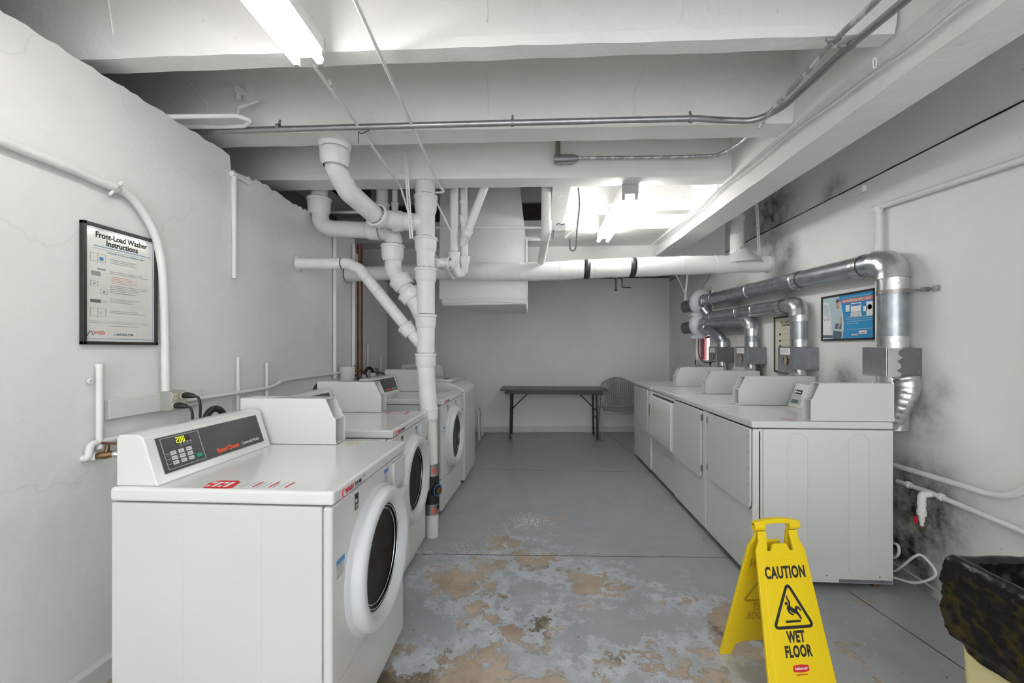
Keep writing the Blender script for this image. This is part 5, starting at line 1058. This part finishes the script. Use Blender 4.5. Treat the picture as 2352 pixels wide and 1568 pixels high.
# ------------------------------------------------------------------ wet floor sign
t = thing('wet_floor_sign', (.960, 1.722, 0), 'yellow folding wet floor sign standing in front of the nearest dryer', 'sign', rz=math.radians(9))
AN = math.atan2(.155, .615); LEN = .622
def panel(side):
    # plane vectors; side -1 = near panel (towards camera)
    base = V((0, side*.163, 0)); up = V((0, -side*math.sin(AN), math.cos(AN))); n_ = V((0, side*math.cos(AN), math.sin(AN))); ux = V((1,0,0))
    def Q(a, b, e=0): return base + ux*a + up*b + n_*e
    out = [(-.140,0),(-.088,0),(-.078,.05),(-.05,.066),(.05,.066),(.078,.05),(.088,0),(.140,0),(.104,.535),(.103,.55),(.086,.585),(.083,LEN),(.048,LEN),(.056,.548),(.040,.548),(.030,.570),(.024,.574),(-.024,.574),(-.030,.570),(-.040,.548),(-.056,.548),(-.048,LEN),(-.083,LEN),(-.086,.585),(-.103,.55),(-.104,.535)]
    m = len(out); mb = MB(); mb.add([Q(a,b,-.012) for a, b in out] + [Q(a,b,0) for a, b in out], [list(range(m)), list(range(m,2*m))] + [(i,(i+1) % m,m+(i+1) % m,m+i) for i in range(m)])
    o_ = mb.build('sign_panel', M_yel, t, .0025, 2, local=True)
    # raised field with rounded corners
    q = [(-.108,.075),(.108,.075),(.086,.500),(.080,.512),(.070,.516),(-.070,.516),(-.080,.512),(-.086,.500)]; m = len(q); mb = MB()
    mb.add([Q(a,b,-.001) for a, b in q] + [Q(a*.985,b*.998+.0008,.0025) for a, b in q], [list(range(m)), list(range(m,2*m))] + [(i,(i+1) % m,m+(i+1) % m,m+i) for i in range(m)]); mb.build('raised_field', M_yel, o_, .0015, local=True)
    uu = ux if side < 0 else -ux
    def TX(s_, b, size, m_, sx, bold): return text('sign_lettering', s_, size, m_, o_, Q(0, b, .0026), uu, up, sx, bold, 'CENTER', .0004, sp=1.10)
    TX('CAUTION', .4525, .058, M_blk, .60, .0022); TX('WET', .234, .052, M_blk, .60, .0022); TX('FLOOR', .186, .052, M_blk, .60, .0022)
    def TI(s_, b, size): return text('show_through_lettering', s_, size, M_yelD, o_, Q(0, b, -.0125), uu, up, .60, .0022, 'CENTER', -.0002, sp=1.10)
    TI('CAUTION', .4525, .058); TI('WET', .234, .052); TI('FLOOR', .186, .052)
    tri = []; A3 = [(-.079,.283),(.079,.283),(0,.434)]
    k = MB(); pts = fillet([V((0,A3[0][1],0)), V((A3[1][0],A3[1][1],0)), V((A3[2][0],A3[2][1],0)), V((A3[0][0],A3[0][1],0)), V((0,A3[0][1],0))], .012, 5)
    for i in range(len(pts)-1):
        a, b = pts[i], pts[i+1]; d = (b-a)
        if d.length < 1e-6: continue
        d.normalize(); nn_ = V((-d.y,d.x,0))*.0052; e_ = d*.001
        sg = 1 if side < 0 else -1
        k.add([Q(sg*p_.x,p_.y,.0026) for p_ in (a-nn_-e_,b-nn_+e_,b+nn_+e_,a+nn_-e_)] + [Q(sg*p_.x,p_.y,.0034) for p_ in (a-nn_-e_,b-nn_+e_,b+nn_+e_,a+nn_-e_)], [(0,1,2,3),(7,6,5,4),(0,1,5,4),(1,2,6,5),(2,3,7,6),(3,0,4,7)])
    k.build('warning_triangle', M_blk, o_, local=True)
    k2 = MB(); k2.v = [p_ - n_*.0157 for p_ in k.v]; k2.f = [list(f_) for f_ in k.f]; k2.sm = list(k.sm); k2.build('show_through_triangle', M_yelD, o_, local=True)
    # slipping figure from limb strokes
    k = MB(); sg = 1 if side < 0 else -1
    def limb(pts_, w0): k.tube([Q(sg*a, b, .003) for a, b in pts_], w0, 8)
    limb([(-.016,.352),(-.004,.346),(.010,.336),(.020,.332)], [.006,.008,.008,.006])
    limb([(-.006,.352),(-.004,.368),(-.010,.380),(-.012,.392)], [.004,.004,.0035,.002])
    limb([(-.014,.350),(-.012,.336),(.000,.326),(.006,.324)], [.004,.004,.0035,.002])
    limb([(.018,.334),(.028,.322),(.034,.308)], [.006,.0045,.003]); limb([(.016,.336),(.024,.352),(.030,.348),(.038,.336)], [.006,.0045,.004,.003])
    k.v = [p_ - n_*max(0, (p_-base).dot(n_)-.0042) for p_ in k.v]
    k.build('slipping_figure', M_blk, o_, local=True)
    MB().lathe([(0,.001),(.0062,.001),(.0062,0)], Q(sg*-.017,.3635,.0026), n_, 20).build('figure_head', M_blk, o_, local=True)
    k = MB(); decal(k, Q(-.030,.2985,.0026) if side < 0 else Q(.030,.2985,.0026), uu, up, .060, .0075, .0008); k.build('floor_bar', M_blk, o_, local=True)
    rr = [(-.030,.138),(-.032,.148),(-.030,.158),(0,.161),(.030,.158),(.032,.148),(.030,.138),(0,.135)]; k = MB(); k.add([Q(a,b,.0027) for a, b in rr] + [Q(a,b,.0034) for a, b in rr], [list(range(8)), list(range(8,16))] + [(i,(i+1) % 8,8+(i+1) % 8,8+i) for i in range(8)]); k.build('logo_badge', M_red, o_, local=True)
    text('logo_lettering', 'Rubbermaid', .0125, M_wht, o_, Q(0,.1445,.0036), uu, up, .80, .0002, 'CENTER', .0003); text('logo_subtitle', 'Commercial Products', .0072, M_red, o_, Q(0,.126,.0027), uu, up, .72, .0002, 'CENTER', .0003)
panel(-1); panel(1)
zr = .618
for s in (-1, 1): MB().cyl((s*.052,0,zr),(s*.096,0,zr),.0155,n=24).build('hinge_barrel', M_yel, t, .002, local=True)
q = MB(); N = 16; vs = []
for i in range(N+1):
    x = -.096+.192*i/N; zc_ = .628 + .012*math.sin(math.pi*i/N); vs += [(x,-.012,zc_-.008),(x,.012,zc_-.008),(x,.010,zc_+.010),(x,-.010,zc_+.010)]
q.add(vs, [(i*4+k,i*4+(k+1) % 4,(i+1)*4+(k+1) % 4,(i+1)*4+k) for i in range(N) for k in range(4)] + [(0,1,2,3),(N*4,N*4+1,N*4+2,N*4+3)]); q.build('carry_handle', M_yel, t, .003, local=True)

# ------------------------------------------------------------------ bin with black bag
bx0, bx1, by0, by1, bh = 1.245, 1.64, .80, 1.318, .70
t = thing('trash_bin', ((bx0+bx1)/2, (by0+by1)/2, 0), 'cream plastic trash bin at the bottom right corner under a black bag', 'trash bin')
def rrect(x0, x1, y0, y1, r, z):
    out = []
    for cx_, cy_, a0 in ((x1-r,y1-r,0),(x0+r,y1-r,90),(x0+r,y0+r,180),(x1-r,y0+r,270)):
        for k in range(7): an = math.radians(a0+15*k); out.append((cx_+r*math.cos(an), cy_+r*math.sin(an), z))
    return out
mb = MB(); L_ = []
for e, z in ((.022,0),(.012,.35),(.0,bh-.01),(.004,bh-.01),(.018,.30),(.027,.006)): L_ += rrect(bx0+e, bx1-e, by0+e, by1-e, .03, z)
mb.add(L_, [(j*28+k, j*28+(k+1) % 28, (j+1)*28+(k+1) % 28, (j+1)*28+k) for j in range(5) for k in range(28)], True)
mb.f += [list(range(28))[::-1], [5*28+k for k in range(28)]]; mb.sm += [False, False]
mb.build('bin_body', M_cream, t)
MB().box(bx0-.004,bx1+.004,by0-.004,by0+.008,bh-.03,bh-.008).box(bx0-.004,bx1+.004,by1-.008,by1+.004,bh-.03,bh-.008).box(bx0-.004,bx0+.008,by0,by1,bh-.03,bh-.008).box(bx1-.008,bx1+.004,by0,by1,bh-.03,bh-.008).build('rim', M_cream, t, .002)
def bagp(a, b):
    # a around (0..1), b: 0 inside bottom -> .55 rim -> 1 outer hem
    per = [(bx0,by1),(bx0,by0),(bx1,by0),(bx1,by1)]; L4 = [by1-by0,bx1-bx0,by1-by0,bx1-bx0]; T = sum(L4); s = (a % 1)*T; k = 0
    while k < 3 and s > L4[k]: s -= L4[k]; k += 1
    f = s/L4[k]; p0, p1 = V(per[k]), V(per[(k+1) % 4]); p = p0.lerp(p1, f); cc = V(((bx0+bx1)/2,(by0+by1)/2)); dr = (p-cc)
    nrm = [V((-1,0)),V((0,-1)),V((1,0)),V((0,1))][k]; nx = [V((0,-1)),V((1,0)),V((0,1)),V((-1,0))][k]
    rg = lambda *c: 1 - 2*abs(noise.noise(V(c)))
    wr = noise.noise(V((p.x*9, p.y*9, b*4)))
    if b < .5:
        g = b/.5; z = .18 + (bh-.18)*g**.8; off = -.026 - .06*(1-g) + .016*wr*(1-g*.6); amp = .010
    elif b < .58:
        g = (b-.5)/.08; off = -.026 + .040*g; z = bh + .012*math.sin(math.pi*g) + .003*wr; amp = .003
    else:
        g = (b-.58)/.42; hem = .205 + .035*noise.noise(V((a*7, 1, 5))) + .03*math.sin(a*2*math.pi*3); z = bh - hem*g; off = .014 + .016*math.sin(g*2.6) + .010*wr*g; amp = .010
    q = p + nrm*off
    if off < 0: q = V((min(max(q.x, bx0-off), bx1+off), min(max(q.y, by0-off), by1+off)))
    w2 = amp*(rg(q.x*5+q.y*5, z*11, q.y*3) - .5) + amp*.6*(rg(q.x*14, q.y*14+z*9, z*22) - .5) + amp*.55*(rg(q.x*30+z*14, q.y*30+z*14, z*44)-.5)
    return V((q.x + nrm.x*w2, q.y + nrm.y*w2, z + .003*noise.noise(V((q.x*30,q.y*30,3)))))
bag = MB(); bag.grid(bagp, 260, 96, True, True)
o_ = tag(bag.build('trash_bag', M_bag, solid=.0012), 'shiny black plastic bag lining and hanging over the cream bin', 'trash bag')
